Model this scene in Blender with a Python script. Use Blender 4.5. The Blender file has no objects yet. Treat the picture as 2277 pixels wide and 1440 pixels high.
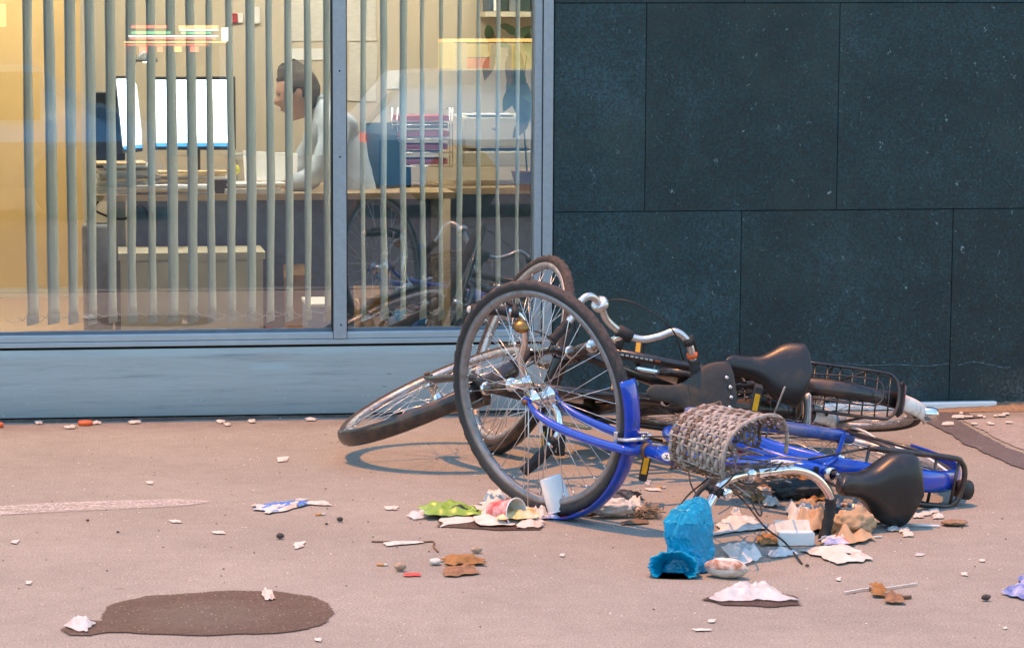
import bpy, math, random
from mathutils import Vector, Matrix, noise
V = Vector
R = math.radians
rng = random.Random(7)
sc = bpy.context.scene
col = sc.collection

# ------------------------------------------------------------------ camera
W, H = 2277.0, 1440.0
FPX, CX, CY = 6023.0, 788.0, 781.6
PITCH, YAW, ROLL, CAMH, CAMD = R(6.639), R(5.394), R(-0.1325), 1.411, 9.9988
Fw = V((math.sin(YAW)*math.cos(PITCH), math.cos(YAW)*math.cos(PITCH), -math.sin(PITCH)))
R0 = V((math.cos(YAW), -math.sin(YAW), 0))
U0 = R0.cross(Fw)
Rt = R0*math.cos(ROLL) + U0*math.sin(ROLL)
Up = U0*math.cos(ROLL) - R0*math.sin(ROLL)
CAM = V((0, -CAMD, CAMH))
cd = bpy.data.cameras.new('camera')
cd.sensor_fit = 'HORIZONTAL'; cd.sensor_width = 36.0
cd.lens = FPX/W*36.0
cd.shift_x = (W/2-CX)/W; cd.shift_y = (CY-H/2)/W
cd.clip_start = 0.1; cd.clip_end = 600
co = bpy.data.objects.new('camera', cd); col.objects.link(co)
m3 = Matrix((Rt, Up, -Fw)).transposed()
co.matrix_world = Matrix.Translation(CAM) @ m3.to_4x4()
sc.camera = co

# ------------------------------------------------------------------ sky, lamp light, exposure
LD = V((0.22, -0.03, -1.0)).normalized()          # direction the warm light travels
toL = -LD
world = bpy.data.worlds.new('World'); sc.world = world; world.use_nodes = True
wn = world.node_tree; wn.nodes.clear()
wo = wn.nodes.new('ShaderNodeOutputWorld'); wb = wn.nodes.new('ShaderNodeBackground'); ws = wn.nodes.new('ShaderNodeTexSky')
ws.sky_type = 'NISHITA'; ws.sun_disc = False
ws.sun_elevation = math.asin(toL.z); ws.sun_rotation = math.atan2(toL.x, toL.y)
ws.air_density = 2.0; ws.dust_density = 0.0; ws.ozone_density = 4.0
wb.inputs['Strength'].default_value = 0.12
wn.links.new(ws.outputs[0], wb.inputs[0]); wn.links.new(wb.outputs[0], wo.inputs[0])
sd = bpy.data.lights.new('sun', 'SUN'); sd.energy = 2.0; sd.angle = R(0.9); sd.color = (1.0, 0.42, 0.13)
so = bpy.data.objects.new('sun', sd); col.objects.link(so)
so.rotation_euler = LD.to_track_quat('-Z', 'Y').to_euler(); so.location = (-3, 2, 12)
sc.view_settings.view_transform = 'Standard'; sc.view_settings.look = 'None'
sc.view_settings.exposure = 1.48; sc.view_settings.gamma = 1.0; sc.view_settings.use_curve_mapping = False
sc.render.engine = 'CYCLES'
sc.cycles.use_denoising = True; sc.cycles.use_adaptive_sampling = True; sc.cycles.adaptive_threshold = 0.02
sc.cycles.max_bounces = 6; sc.cycles.diffuse_bounces = 3; sc.cycles.glossy_bounces = 3; sc.cycles.transparent_max_bounces = 12
sc.cycles.caustics_reflective = False; sc.cycles.caustics_refractive = False
sc.cycles.sample_clamp_indirect = 6.0

# ------------------------------------------------------------------ place helpers (photo point -> point of the place)
def ray(x, y):
    return (Fw*FPX + Rt*(x-CX) - Up*(y-CY)).normalized()
def G(x, y, z=0.0):
    v = ray(x, y); return CAM + v*((z-CAM.z)/v.z)
def Fc(x, y, Y=0.0):
    v = ray(x, y); return CAM + v*((Y-CAM.y)/v.y)

# ------------------------------------------------------------------ materials
def srgb(r, g, b):
    f = lambda c: (c/255/12.92 if c/255 <= .04045 else ((c/255+.055)/1.055)**2.4)
    return (f(r), f(g), f(b))
def mat(name, base, rough=.5, metal=0.0, var=.15, scale=25., dirt=None, damt=.4, dscale=9., bump=0., bscale=60.,
        coat=0., spec=.5, trans=None, alpha=1., emit=None, estr=0., stretch=(1, 1, 1), world=False, fine=0.):
    m = bpy.data.materials.new(name); m.use_nodes = True
    nt = m.node_tree; N = nt.nodes; Lk = nt.links
    p = N['Principled BSDF']
    tc = N.new('ShaderNodeTexCoord'); mp = N.new('ShaderNodeMapping'); mp.inputs['Scale'].default_value = stretch
    if world:
        ge = N.new('ShaderNodeNewGeometry'); Lk.new(ge.outputs['Position'], mp.inputs[0])
    else:
        Lk.new(tc.outputs['Object'], mp.inputs[0])
    n1 = N.new('ShaderNodeTexNoise'); n1.inputs['Scale'].default_value = scale; n1.inputs['Detail'].default_value = 6
    Lk.new(mp.outputs[0], n1.inputs['Vector'])
    mr = N.new('ShaderNodeMapRange'); mr.inputs[1].default_value = .3; mr.inputs[2].default_value = .7
    mr.inputs[3].default_value = 1-var; mr.inputs[4].default_value = 1+var
    Lk.new(n1.outputs[0], mr.inputs[0])
    mx = N.new('ShaderNodeVectorMath'); mx.operation = 'SCALE'
    mx.inputs[0].default_value = base
    Lk.new(mr.outputs[0], mx.inputs['Scale'])
    last = mx.outputs[0]
    if dirt:
        n2 = N.new('ShaderNodeTexNoise'); n2.inputs['Scale'].default_value = dscale; n2.inputs['Detail'].default_value = 8
        n2.inputs['Roughness'].default_value = .7
        Lk.new(mp.outputs[0], n2.inputs['Vector'])
        r2 = N.new('ShaderNodeMapRange'); r2.inputs[1].default_value = .62-damt*.35; r2.inputs[2].default_value = .72
        Lk.new(n2.outputs[0], r2.inputs[0])
        mc = N.new('ShaderNodeMixRGB'); mc.inputs[2].default_value = (*dirt, 1)
        Lk.new(r2.outputs[0], mc.inputs[0]); Lk.new(last, mc.inputs[1]); last = mc.outputs[0]
        rr = N.new('ShaderNodeMapRange'); rr.inputs[3].default_value = rough; rr.inputs[4].default_value = min(1, rough+.35)
        Lk.new(r2.outputs[0], rr.inputs[0]); Lk.new(rr.outputs[0], p.inputs['Roughness'])
    else:
        p.inputs['Roughness'].default_value = rough
    Lk.new(last, p.inputs['Base Color'])
    p.inputs['Metallic'].default_value = metal
    p.inputs['Specular IOR Level'].default_value = spec
    p.inputs['Coat Weight'].default_value = coat
    p.inputs['Alpha'].default_value = alpha
    if emit:
        p.inputs['Emission Color'].default_value = (*emit, 1); p.inputs['Emission Strength'].default_value = estr
    if bump:
        nb = N.new('ShaderNodeTexNoise'); nb.inputs['Scale'].default_value = bscale; nb.inputs['Detail'].default_value = 5
        Lk.new(mp.outputs[0], nb.inputs['Vector'])
        bp = N.new('ShaderNodeBump'); bp.inputs['Strength'].default_value = bump; bp.inputs['Distance'].default_value = .004
        Lk.new(nb.outputs[0], bp.inputs['Height']); Lk.new(bp.outputs[0], p.inputs['Normal'])
    if trans:
        tb = N.new('ShaderNodeBsdfTranslucent'); Lk.new(last, tb.inputs[0])
        ms = N.new('ShaderNodeMixShader'); ms.inputs[0].default_value = trans
        Lk.new(p.outputs[0], ms.inputs[1]); Lk.new(tb.outputs[0], ms.inputs[2])
        Lk.new(ms.outputs[0], N['Material Output'].inputs[0])
    return m

M = {}
M['blue'] = mat('blue_paint', (.0, .052, .46), .28, 0, .15, 30, (.10, .09, .12), .08, 26, coat=.5)
M['blue_dull'] = mat('dusty_blue_plastic', (.015, .07, .30), .5, 0, .2, 20, (.25, .22, .2), .55, 11)
M['black'] = mat('black_paint', (.012, .012, .013), .3, 0, .3, 30, (.10, .055, .03), .45, 12, coat=.4)
M['black_rub'] = mat('black_rubber', (.018, .018, .019), .6, 0, .25, 40, (.06, .05, .045), .3, 9)
M['tyre'] = mat('tyre_rubber', (.022, .026, .029), .7, 0, .2, 60, (.05, .045, .042), .2, 14, bump=.3, bscale=220)
M['tread'] = mat('dusty_tread', (.055, .046, .043), .9, 0, .35, 80, (.11, .078, .062), .35, 20, bump=.5, bscale=260)
M['tyre2'] = mat('worn_tyre_rubber', (.040, .036, .034), .85, 0, .25, 60, (.11, .075, .055), .4, 14, bump=.4, bscale=220)
M['rim'] = mat('aluminium_rim', (.45, .44, .43), .38, .75, .12, 50, (.20, .15, .12), .45, 14)
M['rim_dark'] = mat('grey_rim', (.24, .24, .245), .45, .5, .12, 50, (.16, .12, .10), .3, 14)
M['steel'] = mat('spoke_steel', (.62, .61, .60), .3, .9, .1, 60)
M['chrome'] = mat('chrome', (.72, .71, .69), .16, 1, .08, 30, (.32, .22, .15), .25, 26)
M['silver'] = mat('brushed_silver', (.66, .65, .63), .3, .85, .06, 30, (.4, .33, .28), .15, 20)
M['rust'] = mat('rusty_metal', (.16, .085, .05), .8, .2, .4, 60)
M['saddle'] = mat('black_vinyl', (.014, .014, .015), .36, 0, .2, 25, (.05, .04, .035), .25, 14, bump=.12, bscale=320)
M['leather'] = mat('worn_leather', (.028, .027, .026), .62, 0, .25, 25, (.10, .075, .05), .45, 10, bump=.15, bscale=260)
M['grip'] = mat('rubber_grip', (.016, .016, .017), .7, 0, .2, 40, (.05, .045, .04), .3, 20)
M['whiteplastic'] = mat('white_plastic', (.72, .72, .70), .4, 0, .06, 30, (.32, .24, .18), .4, 16)
M['red_reflector'] = mat('red_reflector', (.20, .012, .010), .3, 0, .2, 60, (.35, .3, .28), .4, 25)
M['yellow'] = mat('yellow_reflector', (.75, .36, .01), .35, 0, .1, 50)
M['orange_plastic'] = mat('orange_plastic', (.75, .13, .03), .4, 0, .1, 50)
M['wicker'] = mat('grey_wicker', (.34, .30, .265), .7, 0, .35, 45, (.14, .115, .095), .4, 18, bump=.3, bscale=150)
M['wicker_dark'] = mat('dark_wicker', (.15, .10, .07), .8, 0, .35, 45)
M['cable_black'] = mat('black_cable', (.015, .015, .015), .5)
M['cable_white'] = mat('white_cable', (.75, .75, .74), .4, 0, .05, 30)
M['brass'] = mat('brass', (.40, .22, .07), .3, 1, .2, 40, (.12, .08, .05), .4, 22)

# ------------------------------------------------------------------ mesh builder
class MB:
    def __init__(s): s.v = []; s.f = []; s.sm = []; s.mi = []; s.cur = 0
    def add(s, vs, fs, smooth=True):
        o = len(s.v); s.v += [V(x) for x in vs]
        for f in fs: s.f.append(tuple(i+o for i in f)); s.sm.append(smooth); s.mi.append(s.cur)
    def box(s, a, b):
        x0, y0, z0 = a; x1, y1, z1 = b
        s.add([(x0,y0,z0),(x1,y0,z0),(x1,y1,z0),(x0,y1,z0),(x0,y0,z1),(x1,y0,z1),(x1,y1,z1),(x0,y1,z1)],
              [(3,2,1,0),(4,5,6,7),(0,1,5,4),(1,2,6,5),(2,3,7,6),(3,0,4,7)], False)
    def obox(s, c, ex, ey, ez, hx, hy, hz, bev=0.):
        c = V(c); ex = V(ex).normalized(); ey = V(ey).normalized(); ez = V(ez).normalized()
        if bev <= 0:
            P = [c+ex*hx*i+ey*hy*j+ez*hz*k for k in (-1, 1) for (i, j) in ((-1,-1),(1,-1),(1,1),(-1,1))]
            s.add(P, [(3,2,1,0),(4,5,6,7),(0,1,5,4),(1,2,6,5),(2,3,7,6),(3,0,4,7)], False)
        else:
            loops = []
            for (k, ins) in ((-1, bev), (-1+bev/hz, 0), (1-bev/hz, 0), (1, bev)):
                L = []
                for (i, j) in ((-1,-1),(1,-1),(1,1),(-1,1)):
                    for (di, dj) in (((0, bev), (bev, 0)) if i*j > 0 else ((bev, 0), (0, bev))):
                        L.append(c + ex*(i*(hx-di-ins*.6)) + ey*(j*(hy-dj-ins*.6)) + ez*(k*hz))
                loops.append(L)
            s.loft(loops, True, True, smooth=False)
    def loft(s, loops, cap0=False, cap1=False, closed=True, smooth=True):
        n = len(loops[0]); vs = [p for L in loops for p in L]; fs = []
        for i in range(len(loops)-1):
            for j in range(n if closed else n-1):
                a = i*n+j; b = i*n+(j+1) % n
                fs.append((a, b, b+n, a+n))
        if cap0: fs.append(tuple(range(n-1, -1, -1)))
        if cap1: fs.append(tuple(range((len(loops)-1)*n, len(loops)*n)))
        s.add(vs, fs, smooth)
    def tube(s, pts, r, n=10, closed=False, caps=True):
        pts = [V(p) for p in pts]; k = len(pts)
        rad = r if isinstance(r, (list, tuple)) else [r]*k
        T = []
        for i in range(k):
            a = pts[(i-1) % k] if (closed or i > 0) else pts[i]
            b = pts[(i+1) % k] if (closed or i < k-1) else pts[i]
            t = (b-a); T.append(t.normalized() if t.length > 1e-9 else V((0, 0, 1)))
        u = T[0].orthogonal().normalized(); loops = []
        for i in range(k):
            if i: u = (u - T[i]*u.dot(T[i]))
            u = u.normalized() if u.length > 1e-9 else T[i].orthogonal().normalized()
            w = T[i].cross(u)
            loops.append([pts[i] + (u*math.cos(2*math.pi*j/n) + w*math.sin(2*math.pi*j/n))*rad[i] for j in range(n)])
        if closed: loops.append(loops[0]); s.loft(loops)
        else: s.loft(loops, caps, caps)
    def lathe(s, c, ax, prof, n=24, e1=None):
        c = V(c); ax = V(ax).normalized(); e1 = (V(e1).normalized() if e1 else ax.orthogonal().normalized()); e2 = ax.cross(e1)
        s.loft([[c + ax*h + (e1*math.cos(2*math.pi*j/n)+e2*math.sin(2*math.pi*j/n))*max(r, 1e-5) for j in range(n)] for (r, h) in prof])
    def ball(s, c, rx, ry=None, rz=None, n=14):
        ry = ry or rx; rz = rz or rx; c = V(c); loops = []
        for i in range(n//2+1):
            t = math.pi*i/(n//2); loops.append([c+V((rx*math.sin(t)*math.cos(2*math.pi*j/n), ry*math.sin(t)*math.sin(2*math.pi*j/n), -rz*math.cos(t))) for j in range(n)])
        s.loft(loops)
    def build(s, name, mats, parent=None, origin=None, kind=None):
        me = bpy.data.meshes.new(name); o0 = V(origin) if origin is not None else V((0, 0, 0))
        me.from_pydata([tuple(v-o0) for v in s.v], [], s.f)
        for m in (mats if isinstance(mats, (list, tuple)) else [mats]): me.materials.append(m)
        me.polygons.foreach_set('use_smooth', s.sm); me.polygons.foreach_set('material_index', s.mi)
        me.update()
        o = bpy.data.objects.new(name, me); col.objects.link(o); o.location = o0
        if parent is not None: o.parent = parent
        if kind: o['kind'] = kind
        return o
def empty(name, loc=(0, 0, 0), label=None, cat=None, group=None):
    o = bpy.data.objects.new(name, None); col.objects.link(o); o.location = loc; o.empty_display_size = .1
    tag(o, label, cat, group); return o
def tag(o, label=None, cat=None, group=None, kind=None):
    if label: o['label'] = label
    if cat: o['category'] = cat
    if group: o['group'] = group
    if kind: o['kind'] = kind
    return o
def cr(P, k=8, closed=False):
    P = [V(p) for p in P]; n = len(P); out = []
    for i in range(n if closed else n-1):
        p0 = P[(i-1) % n] if (closed or i > 0) else P[0]*2-P[1]
        p1 = P[i]; p2 = P[(i+1) % n]
        p3 = P[(i+2) % n] if (closed or i < n-2) else P[-1]*2-P[-2]
        for j in range(k):
            t = j/k
            out.append(.5*((2*p1)+(p2-p0)*t+(2*p0-5*p1+4*p2-p3)*t*t+(3*p1-p0-3*p2+p3)*t**3))
    if not closed: out.append(P[-1])
    return out

# ------------------------------------------------------------------ ground
def asphalt(name, base, rough=.85, wet=False, specks=True):
    m = bpy.data.materials.new(name); m.use_nodes = True
    nt = m.node_tree; N = nt.nodes; L = nt.links; p = N['Principled BSDF']
    ge = N.new('ShaderNodeNewGeometry')
    def noi(s, d=4, ro=.6):
        n = N.new('ShaderNodeTexNoise'); n.inputs['Scale'].default_value = s; n.inputs['Detail'].default_value = d
        n.inputs['Roughness'].default_value = ro; L.new(ge.outputs['Position'], n.inputs['Vector']); return n
    big = noi(1.3, 5); mid = noi(14, 6, .7); fin = noi(170, 3, .8)
    def rng_(n, a, b, c, d):
        r = N.new('ShaderNodeMapRange'); L.new(n.outputs[0], r.inputs[0])
        for i, x in enumerate((a, b, c, d)): r.inputs[1+i].default_value = x
        return r
    a1 = rng_(big, .32, .68, .90, 1.10); a2 = rng_(mid, .32, .68, .92, 1.08); a3 = rng_(fin, .28, .72, .48, 1.52)
    def mul(x, y):
        q = N.new('ShaderNodeMath'); q.operation = 'MULTIPLY'; L.new(x, q.inputs[0]); L.new(y, q.inputs[1]); return q.outputs[0]
    k = mul(mul(a1.outputs[0], a2.outputs[0]), a3.outputs[0])
    sc_ = N.new('ShaderNodeVectorMath'); sc_.operation = 'SCALE'; sc_.inputs[0].default_value = base; L.new(k, sc_.inputs['Scale'])
    last = sc_.outputs[0]
    if specks:
        for (scale, th, colr, rnd) in ((95, .17, (.62, .56, .50), .80), (60, .13, (.10, .08, .075), .86), (26, .07, (.70, .66, .60), .80)):
            vo = N.new('ShaderNodeTexVoronoi'); vo.inputs['Scale'].default_value = scale; L.new(ge.outputs['Position'], vo.inputs['Vector'])
            r = N.new('ShaderNodeMapRange'); r.inputs[1].default_value = th; r.inputs[2].default_value = th*.7; r.inputs[3].default_value = 0; r.inputs[4].default_value = 1
            L.new(vo.outputs['Distance'], r.inputs[0])
            sp = N.new('ShaderNodeSeparateColor'); L.new(vo.outputs['Color'], sp.inputs[0])
            gt = N.new('ShaderNodeMath'); gt.operation = 'GREATER_THAN'; gt.inputs[1].default_value = rnd; L.new(sp.outputs[0], gt.inputs[0])
            f = mul(r.outputs[0], gt.outputs[0])
            mx = N.new('ShaderNodeMixRGB'); mx.inputs[2].default_value = (*colr, 1); L.new(f, mx.inputs[0]); L.new(last, mx.inputs[1]); last = mx.outputs[0]
    if specks:      # trodden gum and grime
        vo = N.new('ShaderNodeTexVoronoi'); vo.inputs['Scale'].default_value = 4.6; L.new(ge.outputs['Position'], vo.inputs['Vector'])
        r = N.new('ShaderNodeMapRange'); r.inputs[1].default_value = .075; r.inputs[2].default_value = .055; r.inputs[3].default_value = 0; r.inputs[4].default_value = .45; L.new(vo.outputs['Distance'], r.inputs[0])
        sp = N.new('ShaderNodeSeparateColor'); L.new(vo.outputs['Color'], sp.inputs[0])
        gt = N.new('ShaderNodeMath'); gt.operation = 'GREATER_THAN'; gt.inputs[1].default_value = .55; L.new(sp.outputs[1], gt.inputs[0])
        mx = N.new('ShaderNodeMixRGB'); mx.inputs[2].default_value = (base[0]*.5, base[1]*.5, base[2]*.52, 1); L.new(mul(r.outputs[0], gt.outputs[0]), mx.inputs[0]); L.new(last, mx.inputs[1]); last = mx.outputs[0]
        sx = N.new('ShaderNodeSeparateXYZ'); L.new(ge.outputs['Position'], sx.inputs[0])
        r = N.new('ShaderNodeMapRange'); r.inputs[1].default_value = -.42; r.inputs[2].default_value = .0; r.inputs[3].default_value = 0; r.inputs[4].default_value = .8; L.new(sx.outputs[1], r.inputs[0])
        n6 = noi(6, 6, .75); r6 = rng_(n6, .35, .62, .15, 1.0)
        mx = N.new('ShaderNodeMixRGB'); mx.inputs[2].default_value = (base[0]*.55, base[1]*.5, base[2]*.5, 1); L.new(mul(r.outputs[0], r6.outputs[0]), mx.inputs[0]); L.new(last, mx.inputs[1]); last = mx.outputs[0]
    # blotchy pale and dark wear
    st = noi(4.2, 7, .72); r = rng_(st, .60, .74, 0, .35)
    mx = N.new('ShaderNodeMixRGB'); mx.inputs[2].default_value = (base[0]*1.35, base[1]*1.35, base[2]*1.35, 1); L.new(r.outputs[0], mx.inputs[0]); L.new(last, mx.inputs[1]); last = mx.outputs[0]
    st = noi(7.7, 6, .7); r = rng_(st, .62, .75, 0, .4)
    mx = N.new('ShaderNodeMixRGB'); mx.inputs[2].default_value = (base[0]*.6, base[1]*.58, base[2]*.58, 1); L.new(r.outputs[0], mx.inputs[0]); L.new(last, mx.inputs[1]); last = mx.outputs[0]
    L.new(last, p.inputs['Base Color'])
    p.inputs['Roughness'].default_value = rough; p.inputs['Specular IOR Level'].default_value = .3
    bp = N.new('ShaderNodeBump'); bp.inputs['Strength'].default_value = .55; bp.inputs['Distance'].default_value = .004
    L.new(fin.outputs[0], bp.inputs['Height']); L.new(bp.outputs[0], p.inputs['Normal'])
    return m
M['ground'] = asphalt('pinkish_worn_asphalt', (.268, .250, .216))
M['patch'] = asphalt('dark_asphalt_patch', (.115, .105, .105), .8)
M['patch2'] = asphalt('grey_dusty_asphalt', (.30, .275, .25), .9)
M['road'] = asphalt('road_asphalt', (.055, .055, .058), .8, specks=False)
b = MB(); b.add([(-120, -5.0, 0), (120, -5.0, 0), (120, 60, 0), (-120, 60, 0)], [(0, 1, 2, 3)], False)
tag(b.build('ground', M['ground']), 'pinkish brown worn asphalt pavement', kind='structure')
b = MB(); b.add([(-120, -160, -.12), (120, -160, -.12), (120, -5.0, -.12), (-120, -5.0, -.12)], [(0, 1, 2, 3)], False)
tag(b.build('road', M['road']), kind='structure')
M['kerbstone'] = mat('kerb_stone', (.16, .16, .155), .8, 0, .2, 30)
b = MB(); b.box((-40, -5.14, -.118), (40, -5.002, .006)); tag(b.build('kerb', M['kerbstone']), kind='structure')
def poly_sheet(name, px, z, m, label=None, jag=.012, sub=6, kind='structure'):
    P = [G(*q) for q in px]; out = []
    n = len(P)
    for i in range(n):
        a, c_ = P[i], P[(i+1) % n]
        for j in range(sub*3):
            q = a.lerp(c_, j/sub/3); d = V((noise.noise(q*110), noise.noise(q*110+V((5, 3, 1))), 0))*.006 + V((noise.noise(q*9), noise.noise(q*9+V((5, 3, 1))), 0))*jag + V((noise.noise(q*40), noise.noise(q*40+V((5, 3, 1))), 0))*jag*.5
            out.append(V((q.x+d.x, q.y+d.y, z)))
    b = MB(); c0 = sum(out, V((0, 0, 0)))/len(out); c0.z = z
    b.add(out, [tuple(range(len(out)))], False)
    o = b.build(name, m, origin=c0); tag(o, label, kind=kind); return o
poly_sheet('asphalt_patch', [(2040, 918), (2150, 919), (2180, 930), (2130, 934), (2175, 962), (2230, 992), (2330, 1030), (2330, 1068), (2240, 1030), (2150, 990), (2098, 958), (2060, 940)], .004, M['patch'], 'dark asphalt repair strip running off beside the stone wall')
poly_sheet('dusty_pavement', [(2185, 932), (2330, 925), (2330, 1020), (2235, 985), (2182, 956), (2142, 936)], .003, M['patch2'], 'pale dusty pavement beyond the dark repair strip')

# chalky paint streak on the ground
def streak_mat():
    m = bpy.data.materials.new('chalk_streak'); m.use_nodes = True; nt = m.node_tree; N = nt.nodes; L = nt.links; p = N['Principled BSDF']
    p.inputs['Base Color'].default_value = (.60, .56, .53, 1); p.inputs['Roughness'].default_value = .9
    tc = N.new('ShaderNodeTexCoord'); mp = N.new('ShaderNodeMapping'); mp.inputs['Scale'].default_value = (3, 60, 1)
    L.new(tc.outputs['Object'], mp.inputs[0])
    n = N.new('ShaderNodeTexNoise'); n.inputs['Scale'].default_value = 3; n.inputs['Detail'].default_value = 6; L.new(mp.outputs[0], n.inputs[0])
    n2 = N.new('ShaderNodeTexNoise'); n2.inputs['Scale'].default_value = 120; n2.inputs['Detail'].default_value = 2; L.new(tc.outputs['Object'], n2.inputs[0])
    ad = N.new('ShaderNodeMath'); ad.operation = 'ADD'; L.new(n.outputs[0], ad.inputs[0]); L.new(n2.outputs[0], ad.inputs[1])
    r = N.new('ShaderNodeMapRange'); r.inputs[1].default_value = .82; r.inputs[2].default_value = 1.15; r.inputs[4].default_value = .75; L.new(ad.outputs[0], r.inputs[0])
    L.new(r.outputs[0], p.inputs['Alpha']); return m
b = MB(); up = [(-60, 1130), (120, 1119), (260, 1114), (400, 1111), (466, 1114)]; lo = [(-60, 1150), (120, 1139), (260, 1133), (400, 1126), (462, 1118)]
vs = [G(*q) for q in up]+[G(*q) for q in lo]
for q in vs: q.z = .003
b.add(vs, [(i+5, i+6, i+1, i) for i in range(4)], False)
tag(b.build('chalk_streak', streak_mat(), origin=G(200, 1125)), 'long pale chalk streak across the pavement', kind='structure')

# puddle: wet rim and standing water
def soft_edge(m):
    nt = m.node_tree; N = nt.nodes; L = nt.links; p = N['Principled BSDF']
    at_ = N.new('ShaderNodeVertexColor'); at_.layer_name = 'edge'; sp = N.new('ShaderNodeSeparateColor'); L.new(at_.outputs[0], sp.inputs[0])
    ge = N.new('ShaderNodeNewGeometry'); nz = N.new('ShaderNodeTexNoise'); nz.inputs['Scale'].default_value = 55; nz.inputs['Detail'].default_value = 6; nz.inputs['Roughness'].default_value = .75; L.new(ge.outputs['Position'], nz.inputs['Vector'])
    ad = N.new('ShaderNodeMath'); ad.operation = 'MULTIPLY_ADD'; ad.inputs[1].default_value = 1.0; L.new(nz.outputs[0], ad.inputs[0]); L.new(sp.outputs[0], ad.inputs[2])
    r = N.new('ShaderNodeMapRange'); r.inputs[1].default_value = .62; r.inputs[2].default_value = 1.05; L.new(ad.outputs[0], r.inputs[0]); L.new(r.outputs[0], p.inputs['Alpha']); return m
def soft_sheet(name, px, z, m, label, rim=.16, sub=6):
    P = [G(*q) for q in px]; n = len(P); out = []
    for i in range(n):
        for j in range(sub):
            q = P[i].lerp(P[(i+1) % n], j/sub); d = V((noise.noise(q*14), noise.noise(q*14+V((5, 3, 1))), 0))*.012; out.append(V((q.x+d.x, q.y+d.y, z)))
    c0 = sum(out, V((0, 0, 0)))/len(out); k = len(out); inn = []
    for i in range(k):
        t = (out[(i+2) % k]-out[i-2]).normalized(); nn = V((-t.y, t.x, 0)); 
        if nn.dot(c0-out[i]) < 0 and (c0-out[i]).length > .3: nn = nn
        inn.append(out[i]+nn*.022)
    area = sum(out[i].x*out[(i+1) % k].y-out[(i+1) % k].x*out[i].y for i in range(k))
    if area < 0: inn = [o_*2-q for o_, q in zip(out, inn)]
    b = MB(); b.add(out+inn, [(i, (i+1) % k, k+(i+1) % k, k+i) for i in range(k)]+[tuple(range(k, 2*k))], False)
    o = b.build(name, m, origin=c0); ca = o.data.color_attributes.new('edge', 'FLOAT_COLOR', 'POINT')
    for i in range(2*k): ca.data[i].color = (0, 0, 0, 1) if i < k else (1, 1, 1, 1)
    tag(o, label, kind='structure'); return o
def wet(name, base, rough, alpha=1.):
    m = asphalt(name, base, rough); p = m.node_tree.nodes['Principled BSDF']
    p.inputs['Specular IOR Level'].default_value = .15; return soft_edge(m)
M['wet'] = wet('wet_asphalt', (.085, .055, .042), .5)
M['water'] = mat('puddle_water', (.060, .045, .036), .12, 0, .35, 60, spec=.35, bump=.25, bscale=130)
def blob_px(cx, cy, rx, ry, n=56, seed=0., jag=.06, sq=1.0):
    out = []
    for i in range(n):
        t = 2*math.pi*i/n; k = 1+jag*2*noise.noise(V((math.cos(t)*1.4+seed, math.sin(t)*1.4, seed)))+jag*.6*noise.noise(V((math.cos(t)*7+seed, math.sin(t)*7, seed)))
        out.append((cx+rx*k*math.copysign(abs(math.cos(t))**sq, math.cos(t)), cy+ry*k*math.copysign(abs(math.sin(t))**sq, math.sin(t))))
    return out
wet_px = [(128, 1401), (150, 1386), (190, 1376), (216, 1380), (232, 1352), (262, 1338), (330, 1325), (420, 1319), (520, 1314), (612, 1315), (690, 1325), (735, 1342), (748, 1362), (735, 1384), (690, 1400), (620, 1411), (520, 1413), (400, 1416), (300, 1410), (240, 1408), (200, 1416), (150, 1414)]
def puddle_mat():
    m = asphalt('puddle_surface', (.108, .080, .062), .55); nt = m.node_tree; N = nt.nodes; L = nt.links; p = N['Principled BSDF']
    tc = N.new('ShaderNodeTexCoord'); mp = N.new('ShaderNodeMapping'); mp.inputs['Scale'].default_value = (1/.20, 1/.21, 0); mp.inputs['Location'].default_value = (-.05/.2, .0, 0); L.new(tc.outputs['Object'], mp.inputs[0])
    ln = N.new('ShaderNodeVectorMath'); ln.operation = 'LENGTH'; L.new(mp.outputs[0], ln.inputs[0])
    nz = N.new('ShaderNodeTexNoise'); nz.inputs['Scale'].default_value = 22; nz.inputs['Detail'].default_value = 5; L.new(tc.outputs['Object'], nz.inputs[0])
    ad = N.new('ShaderNodeMath'); ad.operation = 'MULTIPLY_ADD'; ad.inputs[1].default_value = .7; L.new(nz.outputs[0], ad.inputs[0]); L.new(ln.outputs['Value'], ad.inputs[2])
    r = N.new('ShaderNodeMapRange'); r.inputs[1].default_value = .85; r.inputs[2].default_value = 1.45; r.inputs[3].default_value = .55; r.inputs[4].default_value = .75; L.new(ad.outputs[0], r.inputs[0]); L.new(r.outputs[0], p.inputs['Roughness'])
    bs = N['Bump']; r2 = N.new('ShaderNodeMapRange'); r2.inputs[1].default_value = .85; r2.inputs[2].default_value = 1.45; r2.inputs[3].default_value = .06; r2.inputs[4].default_value = .5; L.new(ad.outputs[0], r2.inputs[0]); L.new(r2.outputs[0], bs.inputs['Strength'])
    p.inputs['Specular IOR Level'].default_value = .10
    return m
o = soft_sheet('puddle', wet_px, .003, soft_edge(puddle_mat()), 'dark wet puddle spreading over the asphalt in front')
soft_sheet('wet_stain', [(1550, 1334), (1600, 1318), (1690, 1308), (1740, 1318), (1768, 1326), (1788, 1348), (1700, 1352), (1610, 1347)], .003, M['wet'], 'dark wet stain around the spilled white film')
soft_sheet('wet_stain', [(968, 1172), (972, 1150), (982, 1132), (1060, 1126), (1205, 1150), (1204, 1180), (1100, 1180)], .003, M['wet'], 'dark damp patch under the white napkins')

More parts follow.
